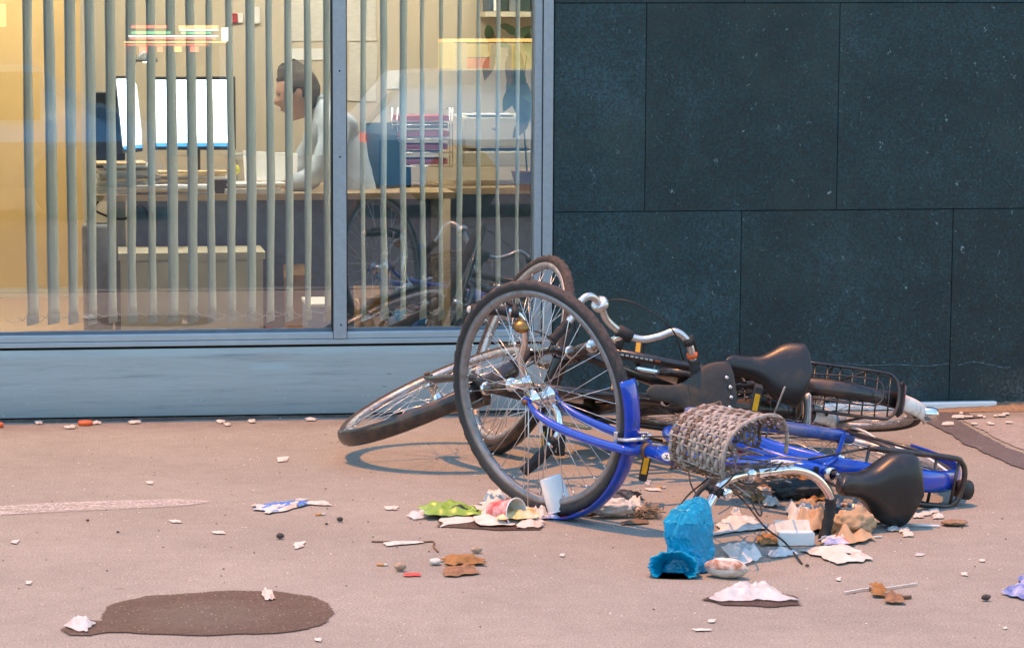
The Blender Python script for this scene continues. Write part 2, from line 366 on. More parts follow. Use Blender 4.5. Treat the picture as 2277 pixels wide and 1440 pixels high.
# ------------------------------------------------------------------ stone wall
def stone_mat():
    m = bpy.data.materials.new('dark_honed_stone'); m.use_nodes = True; nt = m.node_tree; N = nt.nodes; L = nt.links; p = N['Principled BSDF']
    ge = N.new('ShaderNodeNewGeometry'); oi = N.new('ShaderNodeObjectInfo')
    def noi(s, d, ro=.6):
        n = N.new('ShaderNodeTexNoise'); n.inputs['Scale'].default_value = s; n.inputs['Detail'].default_value = d; n.inputs['Roughness'].default_value = ro
        L.new(ge.outputs['Position'], n.inputs['Vector']); return n
    n1 = noi(3.0, 6, .65); n2 = noi(90, 3, .8); n3 = noi(28, 4, .7)
    rp = N.new('ShaderNodeValToRGB'); e = rp.color_ramp.elements
    e[0].position = .30; e[0].color = (.003, .018, .024, 1); e[1].position = .72; e[1].color = (.019, .052, .064, 1)
    x = rp.color_ramp.elements.new(.55); x.color = (.009, .033, .039, 1)
    L.new(n1.outputs[0], rp.inputs[0])
    def scale_by(c_, n, a, b_, c0, c1):
        r = N.new('ShaderNodeMapRange'); L.new(n, r.inputs[0])
        for i, q in enumerate((a, b_, c0, c1)): r.inputs[1+i].default_value = q
        s = N.new('ShaderNodeVectorMath'); s.operation = 'SCALE'; L.new(c_, s.inputs[0]); L.new(r.outputs[0], s.inputs['Scale']); return s.outputs[0]
    last = scale_by(rp.outputs[0], n2.outputs[0], .34, .66, .35, 1.75)
    last = scale_by(last, n3.outputs[0], .34, .66, .65, 1.4)
    last = scale_by(last, oi.outputs['Random'], 0, 1, .68, 1.40)
    nb_ = noi(1.7, 3); rb = N.new('ShaderNodeMapRange'); rb.inputs[1].default_value = .52; rb.inputs[2].default_value = .68; rb.inputs[4].default_value = .5; L.new(nb_.outputs[0], rb.inputs[0])
    mb_ = N.new('ShaderNodeMixRGB'); mb_.inputs[2].default_value = (.026, .044, .040, 1); L.new(rb.outputs[0], mb_.inputs[0]); L.new(last, mb_.inputs[1]); last = mb_.outputs[0]
    wv = noi(9, 3)   # chips: warped voronoi cells
    for (scale, th, rnd, colr, fac) in ((13, .085, .74, (.20, .29, .31), .85), (30, .13, .78, (.13, .20, .215), .8), (62, .17, .80, (.15, .21, .22), .75)):
        mp = N.new('ShaderNodeMapping'); mp.inputs['Rotation'].default_value = (0, .7, 0); mp.inputs['Scale'].default_value = (1, 1, .62)
        L.new(ge.outputs['Position'], mp.inputs[0])
        ad = N.new('ShaderNodeVectorMath'); ad.operation = 'MULTIPLY_ADD'; ad.inputs[1].default_value = (.05, .05, .05)
        L.new(noi(60, 2).outputs['Color'], ad.inputs[0]); L.new(mp.outputs[0], ad.inputs[2])
        vo = N.new('ShaderNodeTexVoronoi'); vo.inputs['Scale'].default_value = scale; L.new(ad.outputs[0], vo.inputs['Vector'])
        r = N.new('ShaderNodeMapRange'); r.inputs[1].default_value = th; r.inputs[2].default_value = th*.75; r.inputs[3].default_value = 0; r.inputs[4].default_value = fac
        L.new(vo.outputs['Distance'], r.inputs[0])
        sp = N.new('ShaderNodeSeparateColor'); L.new(vo.outputs['Color'], sp.inputs[0])
        gt = N.new('ShaderNodeMath'); gt.operation = 'GREATER_THAN'; gt.inputs[1].default_value = rnd; L.new(sp.outputs[0], gt.inputs[0])
        mu = N.new('ShaderNodeMath'); mu.operation = 'MULTIPLY'; L.new(r.outputs[0], mu.inputs[0]); L.new(gt.outputs[0], mu.inputs[1])
        mx = N.new('ShaderNodeMixRGB'); mx.inputs[2].default_value = (*colr, 1); L.new(mu.outputs[0], mx.inputs[0]); L.new(last, mx.inputs[1]); last = mx.outputs[0]
    # dusty splash near the foot of the wall
    sx = N.new('ShaderNodeSeparateXYZ'); L.new(ge.outputs['Position'], sx.inputs[0])
    r = N.new('ShaderNodeMapRange'); r.inputs[1].default_value = .16; r.inputs[2].default_value = .0; r.inputs[3].default_value = 0; r.inputs[4].default_value = 1; L.new(sx.outputs[2], r.inputs[0])
    n4 = noi(2.4, 3); r4 = N.new('ShaderNodeMapRange'); r4.inputs[1].default_value = .46; r4.inputs[2].default_value = .62; L.new(n4.outputs[0], r4.inputs[0])
    n5 = noi(80, 3, .8); r5 = N.new('ShaderNodeMapRange'); r5.inputs[1].default_value = .42; r5.inputs[2].default_value = .6; L.new(n5.outputs[0], r5.inputs[0])
    q1 = N.new('ShaderNodeMath'); q1.operation = 'MULTIPLY'; L.new(r.outputs[0], q1.inputs[0]); L.new(r4.outputs[0], q1.inputs[1])
    q2 = N.new('ShaderNodeMath'); q2.operation = 'MULTIPLY'; L.new(q1.outputs[0], q2.inputs[0]); L.new(r5.outputs[0], q2.inputs[1])
    mx = N.new('ShaderNodeMixRGB'); mx.inputs[2].default_value = (.16, .165, .155, 1); L.new(q2.outputs[0], mx.inputs[0]); L.new(last, mx.inputs[1]); last = mx.outputs[0]
    L.new(last, p.inputs['Base Color'])
    rr = N.new('ShaderNodeMapRange'); rr.inputs[1].default_value = .3; rr.inputs[2].default_value = .7; rr.inputs[3].default_value = .42; rr.inputs[4].default_value = .68; L.new(n3.outputs[0], rr.inputs[0])
    L.new(rr.outputs[0], p.inputs['Roughness']); p.inputs['Specular IOR Level'].default_value = .45
    bp = N.new('ShaderNodeBump'); bp.inputs['Strength'].default_value = .25; bp.inputs['Distance'].default_value = .002
    L.new(n2.outputs[0], bp.inputs['Height']); L.new(bp.outputs[0], p.inputs['Normal'])
    return m
M['stone'] = stone_mat()
M['joint'] = mat('dark_joint', (.012, .018, .020), .9, 0, .3, 40)
M['scratch'] = mat('pale_scratch', (.10, .17, .19), .8, 0, .4, 90)
wall = empty('stone_wall', (1.69, 0, 0), 'dark blue grey stone slab wall to the right of the window', 'wall')
def slab(x0, x1, z0, z1, seed):
    g = .0008; r_ = random.Random(seed); y0 = r_.uniform(-.0010, .0010); b = MB(); bv = .0018
    x0 += g; x1 -= g; z0 += g; z1 -= g
    lo = [[V((x0, .05, z0)), V((x1, .05, z0)), V((x1, .05, z1)), V((x0, .05, z1))]]
    for (ins, yy) in ((0, y0+bv), (bv, y0)):
        lo.append([V((x0+ins, yy, z0+ins)), V((x1-ins, yy, z0+ins)), V((x1-ins, yy, z1-ins)), V((x0+ins, yy, z1-ins))])
    b.loft(lo, True, True, smooth=False)
    o = b.build('stone_slab', M['stone'], wall, ); o.location = -wall.location; return o
rows = [(0.0, .7555, [1.692, 2.408, 3.226, 3.95, 4.7, 5.5]), (.7555, 1.530, [1.692, 2.039, 2.773, 3.51, 4.25, 5.0, 5.5]), (1.530, 2.45, [1.692, 2.408, 3.226, 3.95, 4.7, 5.5])]
k = 0
for (z0, z1, xs) in rows:
    for i in range(len(xs)-1): k += 1; slab(xs[i], xs[i+1], z0+(.004 if z0 == 0 else 0), z1, k)
b = MB(); b.box((1.70, .02, 0), (5.5, .06, 2.45)); o = b.build('joint_bed', M['joint'], wall); o.location = -wall.location
for pts in ([(1880, 807), (1925, 812), (1990, 810), (2060, 813), (2110, 808)], [(2130, 812), (2160, 804), (2190, 808), (2230, 817), (2245, 816)]):
    b = MB(); b.tube(cr([Fc(x, y, -.0015) for (x, y) in pts], 5), [.0012+.0008*math.sin(i*2.3) for i in range(len(pts)*5-4)], 6)
    o = b.build('scratch', M['scratch'], wall); o.location = -wall.location

# the rest of the building (above and beside what the photo shows)
M['render_grey'] = mat('grey_facade', (.22, .24, .25), .8, 0, .15, 3)
b = MB(); b.box((-7, 0.0, 2.6), (5.5, .3, 2.8)); b.box((-7, .0, 0), (-1.36, .3, 2.6)); b.box((1.692, .062, 0), (5.5, .3, 2.598))
tag(b.build('building_facade', M['render_grey'], origin=(-7, 0, 0)), 'plain grey upper facade of the building', 'building')

# ------------------------------------------------------------------ shopfront
def panel_mat():
    m = mat('painted_metal_panel', (.345, .415, .43), .42, .15, .08, 6, (.20, .25, .265), .30, 3, stretch=(1, 1, 18), world=True, bump=.05, bscale=8)
    nt = m.node_tree; N = nt.nodes; L = nt.links; p = N['Principled BSDF']
    last = p.inputs['Base Color'].links[0].from_socket
    ge = N.new('ShaderNodeNewGeometry'); sx = N.new('ShaderNodeSeparateXYZ'); L.new(ge.outputs['Position'], sx.inputs[0])
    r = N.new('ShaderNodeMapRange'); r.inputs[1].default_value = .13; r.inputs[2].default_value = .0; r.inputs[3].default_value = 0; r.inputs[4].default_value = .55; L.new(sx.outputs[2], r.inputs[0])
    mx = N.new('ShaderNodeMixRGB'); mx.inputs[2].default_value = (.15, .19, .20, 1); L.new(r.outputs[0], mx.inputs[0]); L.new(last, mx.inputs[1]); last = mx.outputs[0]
    for (scale, th, rnd, colr) in ((48, .13, .72, (.62, .64, .64)), (26, .075, .80, (.07, .075, .07))):
        mp = N.new('ShaderNodeMapping'); mp.inputs['Scale'].default_value = (1, 1, 1) if colr[0] > .3 else (.25, 1, 1.6); L.new(ge.outputs['Position'], mp.inputs[0])
        vo = N.new('ShaderNodeTexVoronoi'); vo.inputs['Scale'].default_value = scale; L.new(mp.outputs[0], vo.inputs['Vector'])
        rr = N.new('ShaderNodeMapRange'); rr.inputs[1].default_value = th; rr.inputs[2].default_value = th*.6; L.new(vo.outputs['Distance'], rr.inputs[0])
        sp = N.new('ShaderNodeSeparateColor'); L.new(vo.outputs['Color'], sp.inputs[0])
        gt = N.new('ShaderNodeMath'); gt.operation = 'GREATER_THAN'; gt.inputs[1].default_value = rnd; L.new(sp.outputs[0], gt.inputs[0])
        h = N.new('ShaderNodeMapRange'); h.inputs[1].default_value = .16; h.inputs[2].default_value = .05; L.new(sx.outputs[2], h.inputs[0])
        q = N.new('ShaderNodeMath'); q.operation = 'MULTIPLY'; L.new(rr.outputs[0], q.inputs[0]); L.new(gt.outputs[0], q.inputs[1])
        q2 = N.new('ShaderNodeMath'); q2.operation = 'MULTIPLY'; L.new(q.outputs[0], q2.inputs[0])
        if colr[0] > .3: L.new(h.outputs[0], q2.inputs[1])
        else: q2.inputs[1].default_value = .8
        mx = N.new('ShaderNodeMixRGB'); mx.inputs[2].default_value = (*colr, 1); L.new(q2.outputs[0], mx.inputs[0]); L.new(last, mx.inputs[1]); last = mx.outputs[0]
    L.new(last, p.inputs['Base Color'])
    return m
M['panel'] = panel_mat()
M['alu'] = mat('anodised_frame', (.36, .44, .48), .35, .3, .06, 12, world=True)
M['alu_post'] = mat('grey_frame_post', (.31, .35, .385), .42, .25, .06, 60, world=True)
M['dark'] = mat('dark_recess', (.008, .008, .009), .9)
M['bead'] = mat('glazing_bead', (.075, .10, .125), .5, .2, .1, 20)
M['dirtline'] = mat('dirt', (.09, .065, .05), .95, 0, .5, 60, bump=.6, bscale=90)
shop = empty('shopfront_window', (0, 0, 0), 'large office shop window in a grey metal frame', 'window')
XL, XR = -1.30, 1.688
# base panel, pressed sheet with a dent
b = MB(); nx, nz = 150, 14; vs = []
for i in range(nx+1):
    for j in range(nz+1):
        x = XL+(XR-XL)*i/nx; z = .012+(.2615-.012)*j/nz; y = 0.
        c0 = Fc(600, 803); dx = (x-c0.x)/.075; dz = (z-c0.z)/.012
        y += .007*math.exp(-dx*dx-dz*dz) if dz > -3 else 0
        y += .0016*noise.noise(V((x*2, z*5, 1)))
        if j == nz: y += .004
        vs.append(V((x, y, z)))
b.add(vs, [(i*(nz+1)+j, (i+1)*(nz+1)+j, (i+1)*(nz+1)+j+1, i*(nz+1)+j+1) for i in range(nx) for j in range(nz)])
b.box((XL, .012, .012), (XR, .03, .2615))
b.build('base_panel', M['panel'], shop)
b = MB(); b.box((XL, .006, 0.0), (XR, .028, .011)); b.build('base_gap_shade', M['dark'], shop)  # near-black strip stands in for the shade in the gap below the panel
b = MB(); b.box((XL, .018, .2615), (XR, .03, .2719)); b.build('shadow_gap', M['dark'], shop)
def rail(name, z0, z1, yf, x0, x1, m):
    b = MB(); bv = .0018
    b.loft([[V((x, .06, z0)), V((x, yf+bv, z0)), V((x, yf, z0+bv)), V((x, yf, z1-bv*1.6)), V((x, yf+bv*1.6, z1)), V((x, .06, z1))] for x in (x0, x1)], True, True, smooth=False)
    return b.build(name, m, shop)
rail('bottom_rail', .2719, .2906, -.004, XL, XR, M['alu'])
b = MB(); b.box((XL, .003, .2906), (XR, .05, .2922)); b.build('rail_joint', M['dark'], shop)
for (x0, x1) in ((XL, .8645), (.9175, 1.618)):
    rail('sill_rail', .2922, .3168, -.003, x0, x1, M['alu'])
    b = MB(); b.loft([[V((x, .06, .317)), V((x, .012, .317)), V((x, .026, .3285)), V((x, .06, .3285))] for x in (x0, x1)], True, True, smooth=False)
    b.build('glazing_bead', M['bead'], shop)
def post(name, x0, x1, yf, z0=.2922, z1=2.6):
    b = MB(); bv = .002
    b.loft([[V((x0, .07, z)), V((x0, yf+bv, z)), V((x0+bv, yf, z)), V((x1-bv, yf, z)), V((x1, yf+bv, z)), V((x1, .07, z))] for z in (z0, z1)], True, True, smooth=False)
    return b.build(name, M['alu_post'], shop)
mu = post('mullion', .8665, .9155, -.006)
post('frame_post', 1.620, 1.6475, -.004); post('frame_post', 1.651, 1.688, -.010, z0=.2)
post('frame_post', -1.36, -1.305, -.006, z0=0)
b = MB(); b.box((1.6475, .01, .29), (1.651, .06, 2.6)); b.build('post_groove', M['dark'], shop)
b = MB(); b.box((.8625, .004, .2922), (.8665, .06, 2.6)); b.box((.9155, .004, .2922), (.9195, .06, 2.6)); b.build('gasket', M['dark'], shop)
b = MB(); b.box((-1.36, -.004, 2.5), (1.688, .07, 2.6)); b.build('head_rail', M['alu'], shop)
for (x, y) in ((755, 158), (756, 349), (758, 722)):
    p = Fc(x, y, -.0065); b = MB(); b.lathe(p, (0, -1, 0), [(.0035, 0), (.0035, .0005), (.0, .0006)], 12); b.build('screw', M['dark'], shop)
def glass_mat():
    m = bpy.data.materials.new('window_glass'); m.use_nodes = True; nt = m.node_tree; N = nt.nodes; L = nt.links
    N.remove(N['Principled BSDF'])
    t = N.new('ShaderNodeBsdfTransparent'); t.inputs[0].default_value = (.90, .94, .93, 1)
    g = N.new('ShaderNodeBsdfGlossy'); g.inputs['Roughness'].default_value = 0.0; g.inputs[0].default_value = (1, 1, 1, 1)
    f = N.new('ShaderNodeFresnel'); f.inputs[0].default_value = 1.52
    mm = N.new('ShaderNodeMath'); mm.operation = 'MULTIPLY'; mm.inputs[1].default_value = 6.0; mm.use_clamp = True; L.new(f.outputs[0], mm.inputs[0])
    ms = N.new('ShaderNodeMixShader'); L.new(mm.outputs[0], ms.inputs[0]); L.new(t.outputs[0], ms.inputs[1]); L.new(g.outputs[0], ms.inputs[2])
    L.new(ms.outputs[0], N['Material Output'].inputs[0]); return m
M['glass'] = glass_mat()
for (x0, x1) in ((-1.305, .8645), (.9175, 1.620)):
    b = MB(); b.add([(x0, .034, .32), (x1, .034, .32), (x1, .034, 2.55), (x0, .034, 2.55)], [(0, 1, 2, 3)], False); b.build('glass_pane', M['glass'], shop)
# dirt wedge and grit along the foot of the panel
b = MB()
n = 240; vs = []; 
for i in range(n+1):
    x = XL+(XR-XL)*i/n; w = .012+.05*abs(noise.noise(V((x*3, 0, 0))))+.012*noise.noise(V((x*22, 1, 0))); hgt = .005+.006*abs(noise.noise(V((x*9, 4, 0))))
    vs += [V((x, .012, hgt)), V((x, -.004, hgt*.9)), V((x, -.012-max(w, .004), .0012))]
b.add(vs, [(i*3+j, i*3+j+1, (i+1)*3+j+1, (i+1)*3+j) for i in range(n) for j in range(2)])
tag(b.build('dirt', M['dirtline'], origin=(0, 0, 0)), 'line of dark dirt along the foot of the metal panel', kind='stuff')

# ------------------------------------------------------------------ blinds
M['slat'] = mat('blind_fabric', (.84, .92, .94), .8, 0, .05, 90, trans=.42, bump=.1, bscale=500)
M['weight'] = mat('blind_weight', (.55, .66, .70), .4, 0, .05, 30)
M['chain'] = mat('bead_chain', (.72, .76, .78), .3, .2, .05, 30)
def blind(name, label, pxs, ang0, x_lo, x_hi):
    root = empty(name, (Fc(pxs[0], 700, .11).x, .11, .34), label, 'blind')
    o0 = V(root.location); prev = None; pts_all = []
    for i, px in enumerate(pxs):
        near = Fc(px, 705, .105); x = near.x; y0 = .105
        ang = R(ang0+rng.uniform(-3.5, 3.5)); zb = Fc(px, 721, .105).z
        zb = .3445 + rng.uniform(-.003, .003)
        w = .089; b = MB(); loops = []
        ph = rng.uniform(0, 6)
        for j in range(29):
            z = zb+.034+(2.5-zb-.034)*(j/28)**1.3
            a = ang+R(2.5)*math.sin(z*3.1+ph)*max(0, 1-(z-.35)*.25)+R(2.5)*noise.noise(V((z*4, ph, i)))
            d = V((math.cos(a), math.sin(a), 0)); nn = V((-d.y, d.x, 0)); bow = .0018
            sway = .004*noise.noise(V((z*1.5, i*1.7, 0)))
            base = V((x+sway, y0, z))
            f = [base+d*(w*t)+nn*(bow*4*t*(1-t)) for t in (0, .33, .66, 1)]
            loops.append([q+nn*.0004 for q in f]+[q-nn*.0004 for q in reversed(f)])
        b.loft(loops, True, True)
        s = b.build('slat', M['slat'], root); s.location = -o0
        a = ang+R(2.5)*math.sin((zb+.03)*3.1+ph); d = V((math.cos(a), math.sin(a), 0)); nn = V((-d.y, d.x, 0))
        b = MB(); b.obox(V((x, y0, zb+.018))+d*w*.5, d, nn, (0, 0, 1), w*.5+.001, .0022, .018)
        b.tube([V((x, y0, zb+.035))-d*.003, V((x, y0, zb+.035))-d*.003+V((0, 0, .008))], .0022, 8)
        q = b.build('weight', M['weight'], root); q.location = -o0
        pts_all.append((V((x, y0, zb+.036))-d*.003, V((x, y0, zb+.036))+d*(w+.003)))
    for side in (0, 1):
        b = MB(); seq = [p[side] for p in pts_all]
        seq = [seq[0]+V((-.075, 0, -.012))]+seq+[seq[-1]+V((.06, 0, 0))]
        for p, q in zip(seq[:-1], seq[1:]):
            for t in range(18):
                tt = t/18; c = p.lerp(q, tt); c.z -= .017*4*tt*(1-tt)*(1+.35*math.sin(p.x*37))
                if t % 2 == 0: b.ball(c, .0022, n=6)
                c2 = p.lerp(q, (t+1)/18); c2.z -= .017*4*((t+1)/18)*(1-(t+1)/18)*(1+.35*math.sin(p.x*37))
                if t % 2 == 0: b.tube([c, c2], .0010, 4)
        q = b.build('bead_chain', M['chain'], root); q.location = -o0
    return root
blind('vertical_blind', 'vertical slat blind hanging in the wide window left of the mullion', [60.6, 107.5, 153, 197, 242, 286, 332, 375, 419, 463, 507, 551, 594, 636, 679, 721], 68, XL, .86)
blind('vertical_blind', 'vertical slat blind hanging in the narrow window beside the stone wall', [803, 847, 890, 934, 976, 1015, 1058, 1101, 1144, 1178], 70, .92, 1.62)

# ------------------------------------------------------------------ office interior
M['wall_in'] = mat('cream_wall', (.62, .54, .41), .8, 0, .04, 6)
M['wall_ochre'] = mat('ochre_wall', (.60, .44, .20), .8, 0, .05, 4)
M['carpet'] = mat('tan_carpet', (.30, .21, .12), .95, 0, .25, 160)
M['ceil'] = mat('white_ceiling', (.75, .72, .66), .9)
M['lightpanel'] = mat('ceiling_light', (.9, .9, .9), .5, emit=(1.0, .90, .74), estr=14.)
M['beige'] = mat('beige_laminate', (.58, .54, .41), .55, 0, .06, 8)
M['desk'] = mat('desk_wood', (.48, .36, .22), .45, 0, .12, 10, stretch=(1, 6, 1))
M['darkgrey'] = mat('dark_grey_plastic', (.02, .022, .025), .45)
M['midgrey'] = mat('grey_metal', (.20, .23, .25), .5)
M['bluegrey'] = mat('blue_grey_panel', (.05, .10, .16), .55)
M['mirrored_blue'] = mat('mirrored_blue_panel', (.075, .16, .27), .5)  # panel blue also carries the street haze mirrored in the glass
M['screen'] = mat('lit_screen', (.8, .85, .85), .3, emit=(.82, .95, .93), estr=1.7, var=.02)
M['screen2'] = mat('screen_pale_green', (.7, .8, .75), .3, emit=(.62, .80, .74), estr=1.5, var=.02)
M['taskbar'] = mat('screen_taskbar', (.05, .2, .5), .3, emit=(.05, .25, .6), estr=1.0, var=.05)
M['paper'] = mat('white_paper', (.86, .85, .82), .8, 0, .04, 14)
M['paper_print'] = mat('printed_paper', (.70, .67, .60), .8, 0, .10, 55, stretch=(.6, 1, 5))
M['folder'] = mat('manila_folder', (.62, .45, .25), .75)
M['redfolder'] = mat('red_folder', (.45, .03, .03), .5)
M['pinkfolder'] = mat('pink_folder', (.55, .16, .22), .6)
M['skin'] = mat('skin', (.55, .33, .25), .55, 0, .05, 40)
M['hair'] = mat('grey_brown_hair', (.09, .075, .065), .7, 0, .3, 120, stretch=(1, 1, 4))
M['shirt'] = mat('pale_blue_shirt', (.50, .58, .66), .8, 0, .08, 14, bump=.4, bscale=22)
M['trousers'] = mat('dark_trousers', (.03, .035, .05), .85)
M['chairfab'] = mat('dark_teal_fabric', (.018, .045, .052), .85, 0, .15, 90)
M['yellowball'] = mat('yellow_ball', (.72, .68, .12), .6)
M['leaf'] = mat('plant_leaf', (.05, .11, .03), .45, 0, .3, 20, trans=.3)
M['leaf_dry'] = mat('plant_leaf_brownish', (.20, .12, .04), .55, 0, .3, 20, trans=.3)
M['card'] = mat('brown_cardboard', (.36, .22, .11), .85, 0, .1, 30)
M['bluebox'] = mat('pale_blue_carton', (.22, .36, .58), .6)
M['binder'] = mat('dark_green_binder', (.02, .05, .045), .5)

RX0, RX1, RY, RY2, RZ = -1.9, 3.4, 4.8, 3.0, 2.62
xp = Fc(183, 400, 3.0).x
b = MB(); b.add([(RX0, .07, .006), (RX1, .07, .006), (RX1, RY, .006), (RX0, RY, .006)], [(0, 1, 2, 3)], False); tag(b.build('office_floor', M['carpet']), kind='structure')
b = MB(); b.box((RX0, .3, RZ), (RX1, RY+.1, RZ+.1)); tag(b.build('office_ceiling', M['ceil']), kind='structure')
b = MB(); b.box((RX0, RY, .0), (xp+.05, RY+.1, RZ)); tag(b.build('office_wall_rear', M['wall_ochre']), kind='structure')
b = MB(); b.box((xp, RY2, .0), (RX1, RY2+.1, RZ)); b.box((xp, RY2+.1, 0), (xp+.05, RY, RZ)); tag(b.build('office_wall', M['wall_in']), kind='structure')
b = MB(); b.box((RX0-.1, .07, 0), (RX0, RY, RZ)); b.box((RX1, .07, 0), (RX1+.1, RY2, RZ)); tag(b.build('office_wall_side', M['wall_in']), kind='structure')
b = MB(); b.box((RX0, RY-.012, .006), (xp, RY-.001, .055)); tag(b.build('baseboard', M['beige']), kind='structure')
for (x, y, w, d, lab) in ((-.6, 3.6, .5, 1.1, 'lit ceiling panel over the ochre wall'), (.35, 1.9, 1.1, .28, 'lit ceiling panel over the monitors'), (1.9, 1.9, .9, .28, 'lit ceiling panel over the printer')):
    b = MB(); b.box((x-w/2, y-d/2, RZ-.05), (x+w/2, y+d/2, RZ-.002))
    tag(b.build('ceiling_light', M['lightpanel'], origin=(x, y, RZ-.05)), lab, 'ceiling light', 'office ceiling lights')

def B3(x0, y0, x1, y1, Y, dep):          # box whose front face at depth Y covers the photo rectangle
    a = Fc(x0, y1, Y); c = Fc(x1, y0, Y); return (a.x, Y, a.z), (c.x, Y+dep, c.z)
# desk
dz = .73
dk = empty('office_desk', (Fc(450, 432, 1.79).x, 1.79, 0), 'office desk covered with papers behind the blind', 'desk'); dl = -V(dk.location)
xa, xb = Fc(212, 432, 1.79).x, Fc(735, 432, 1.79).x
b = MB(); b.box((xa, 1.79, dz-.028), (xb+.55, 2.62, dz)); o = b.build('desk_top', M['desk'], dk); o.location = dl
b = MB(); b.box((xa+.14, 1.93, .08), (xb+.5, 1.95, dz-.028)); o = b.build('modesty_panel', M['mirrored_blue'], dk); o.location = dl
for xx in (xa+.08, xb+.45):
    b = MB(); b.box((xx, 1.86, .006), (xx+.05, 1.92, dz-.028)); o = b.build('leg', M['midgrey'], dk); o.location = dl
# low cabinet under the desk
a, c = B3(266, 560, 590, 760, 1.45, .36); a = (a[0], a[1], .006)
cb = empty('drawer_cabinet', (a[0], a[1], 0), 'low beige drawer cabinet under the desk', 'cabinet'); cl = -V(cb.location)
b = MB(); b.box((a[0]+.01, a[1]+.004, a[2]), (c[0]-.01, c[1], c[2]-.03)); o = b.build('carcass', M['beige'], cb); o.location = cl
b = MB(); b.box((a[0], a[1]-.01, c[2]-.03), (c[0], c[1]+.01, c[2])); o = b.build('cabinet_top', M['beige'], cb); o.location = cl
b = MB(); b.box((a[0]+.018, a[1]-.006, .03), (c[0]-.018, a[1]+.003, c[2]-.04)); o = b.build('drawer_front', M['beige'], cb); o.location = cl
# monitors
def monitor(pxq, Y0, Y1, label, stand_x, lit=True, sY=None):
    tl, tr, br, bl = [Fc(x, y, yy) for ((x, y), yy) in zip(pxq, (Y0, Y1, Y1, Y0))]
    c = (tl+tr+br+bl)/4; ex = ((tr+br)-(tl+bl)).normalized(); ez = ((tl+tr)-(bl+br)).normalized(); ez = (ez-ex*ez.dot(ex)).normalized(); ey = ez.cross(ex)
    hx = ((tr+br)-(tl+bl)).length/4; hz = ((tl+tr)-(bl+br)).length/4
    r = empty('computer_monitor', (c.x, c.y, dz), label, 'monitor'); l = -V(r.location)
    b = MB(); b.obox(c+ey*.02, ex, ey, ez, hx, .022, hz, .004); o = b.build('housing', M['darkgrey'], r); o.location = l
    b = MB(); b.obox(c-ey*.0035+ez*.006, ex, ey, ez, hx-.014, .0015, hz-.02); o = b.build('screen', M['screen'], r); o.location = l
    b = MB(); b.obox(c-ey*.006-ez*(hz-.024), ex, ey, ez, hx-.014, .0012, .008); o = b.build('taskbar', M['taskbar'], r); o.location = l
    b = MB(); b.obox(c-ey*.0062+ex*(hx*.62)+ez*.01, ex, ey, ez, hx*.30, .001, hz-.05); o = b.build('document_pane', M['screen2'], r); o.location = l
    b = MB(); b.obox(c-ey*.0062+ez*(hz-.035), ex, ey, ez, hx-.03, .001, .006); o = b.build('menu_bar', M['screen2'], r); o.location = l
    b = MB(); p0 = c+ey*.05-ez*hz*.4; b.tube([p0, V((p0.x, p0.y+.03, dz+.02))], .022, 10); b.obox((p0.x, p0.y+.02, dz+.006), (1, 0, 0), (0, 1, 0), (0, 0, 1), .11, .09, .006, .002); o = b.build('stand', M['darkgrey'], r); o.location = l
    return r
monitor([(335, 170), (516, 172), (528, 332), (345, 335)], 2.16, 2.10, 'wide lit computer monitor facing the window on the desk', 430)
monitor([(250, 168), (300, 170), (318, 335), (275, 342)], 2.02, 2.22, 'narrow angled second monitor at the desk corner', 285)
a, c = B3(214, 228, 247, 372, 2.35, .2)
b = MB(); b.obox((V(a)+V(c))/2, (1, 0, 0), (0, 1, 0), (0, 0, 1), (c[0]-a[0])/2, .1, (c[2]-dz)/2, .004)
for v in b.v: v.z += dz-min(q.z for q in b.v) if False else 0
tag(b.build('computer_speaker', M['darkgrey'], origin=(a[0], 2.35, dz)), 'tall black speaker box beside the angled monitor', 'speaker')
# desk lamp
lp = empty('desk_lamp', (Fc(292, 220, 2.5).x, 2.5, dz), 'small lit desk lamp above the monitors', 'lamp'); ll = -V(lp.location)
hd = Fc(325, 128, 2.45)
b = MB(); b.lathe(hd+V((0, 0, .03)), (0, 0, -1), [(.012, 0), (.03, .012), (.052, .035), (.055, .05), (.05, .05), (.03, .02)], 20); o = b.build('lamp_shade', M['midgrey'], lp); o.location = ll
M['bulb'] = mat('bulb', (1, 1, 1), .5, emit=(1, .93, .8), estr=14.)
b = MB(); b.ball(hd+V((0, 0, -.004)), .03, .03, .02, 12); o = b.build('bulb', M['bulb'], lp); o.location = ll
b = MB(); b.tube(cr([hd+V((-.02, 0, .03)), Fc(292, 165, 2.5), Fc(285, 260, 2.52), V((Fc(285, 260, 2.52).x, 2.52, dz))], 6), .006, 8); b.lathe((Fc(285, 260, 2.52).x, 2.52, dz), (0, 0, 1), [(.07, 0), (.07, .012), (.01, .02)], 16); o = b.build('arm', M['midgrey'], lp); o.location = ll

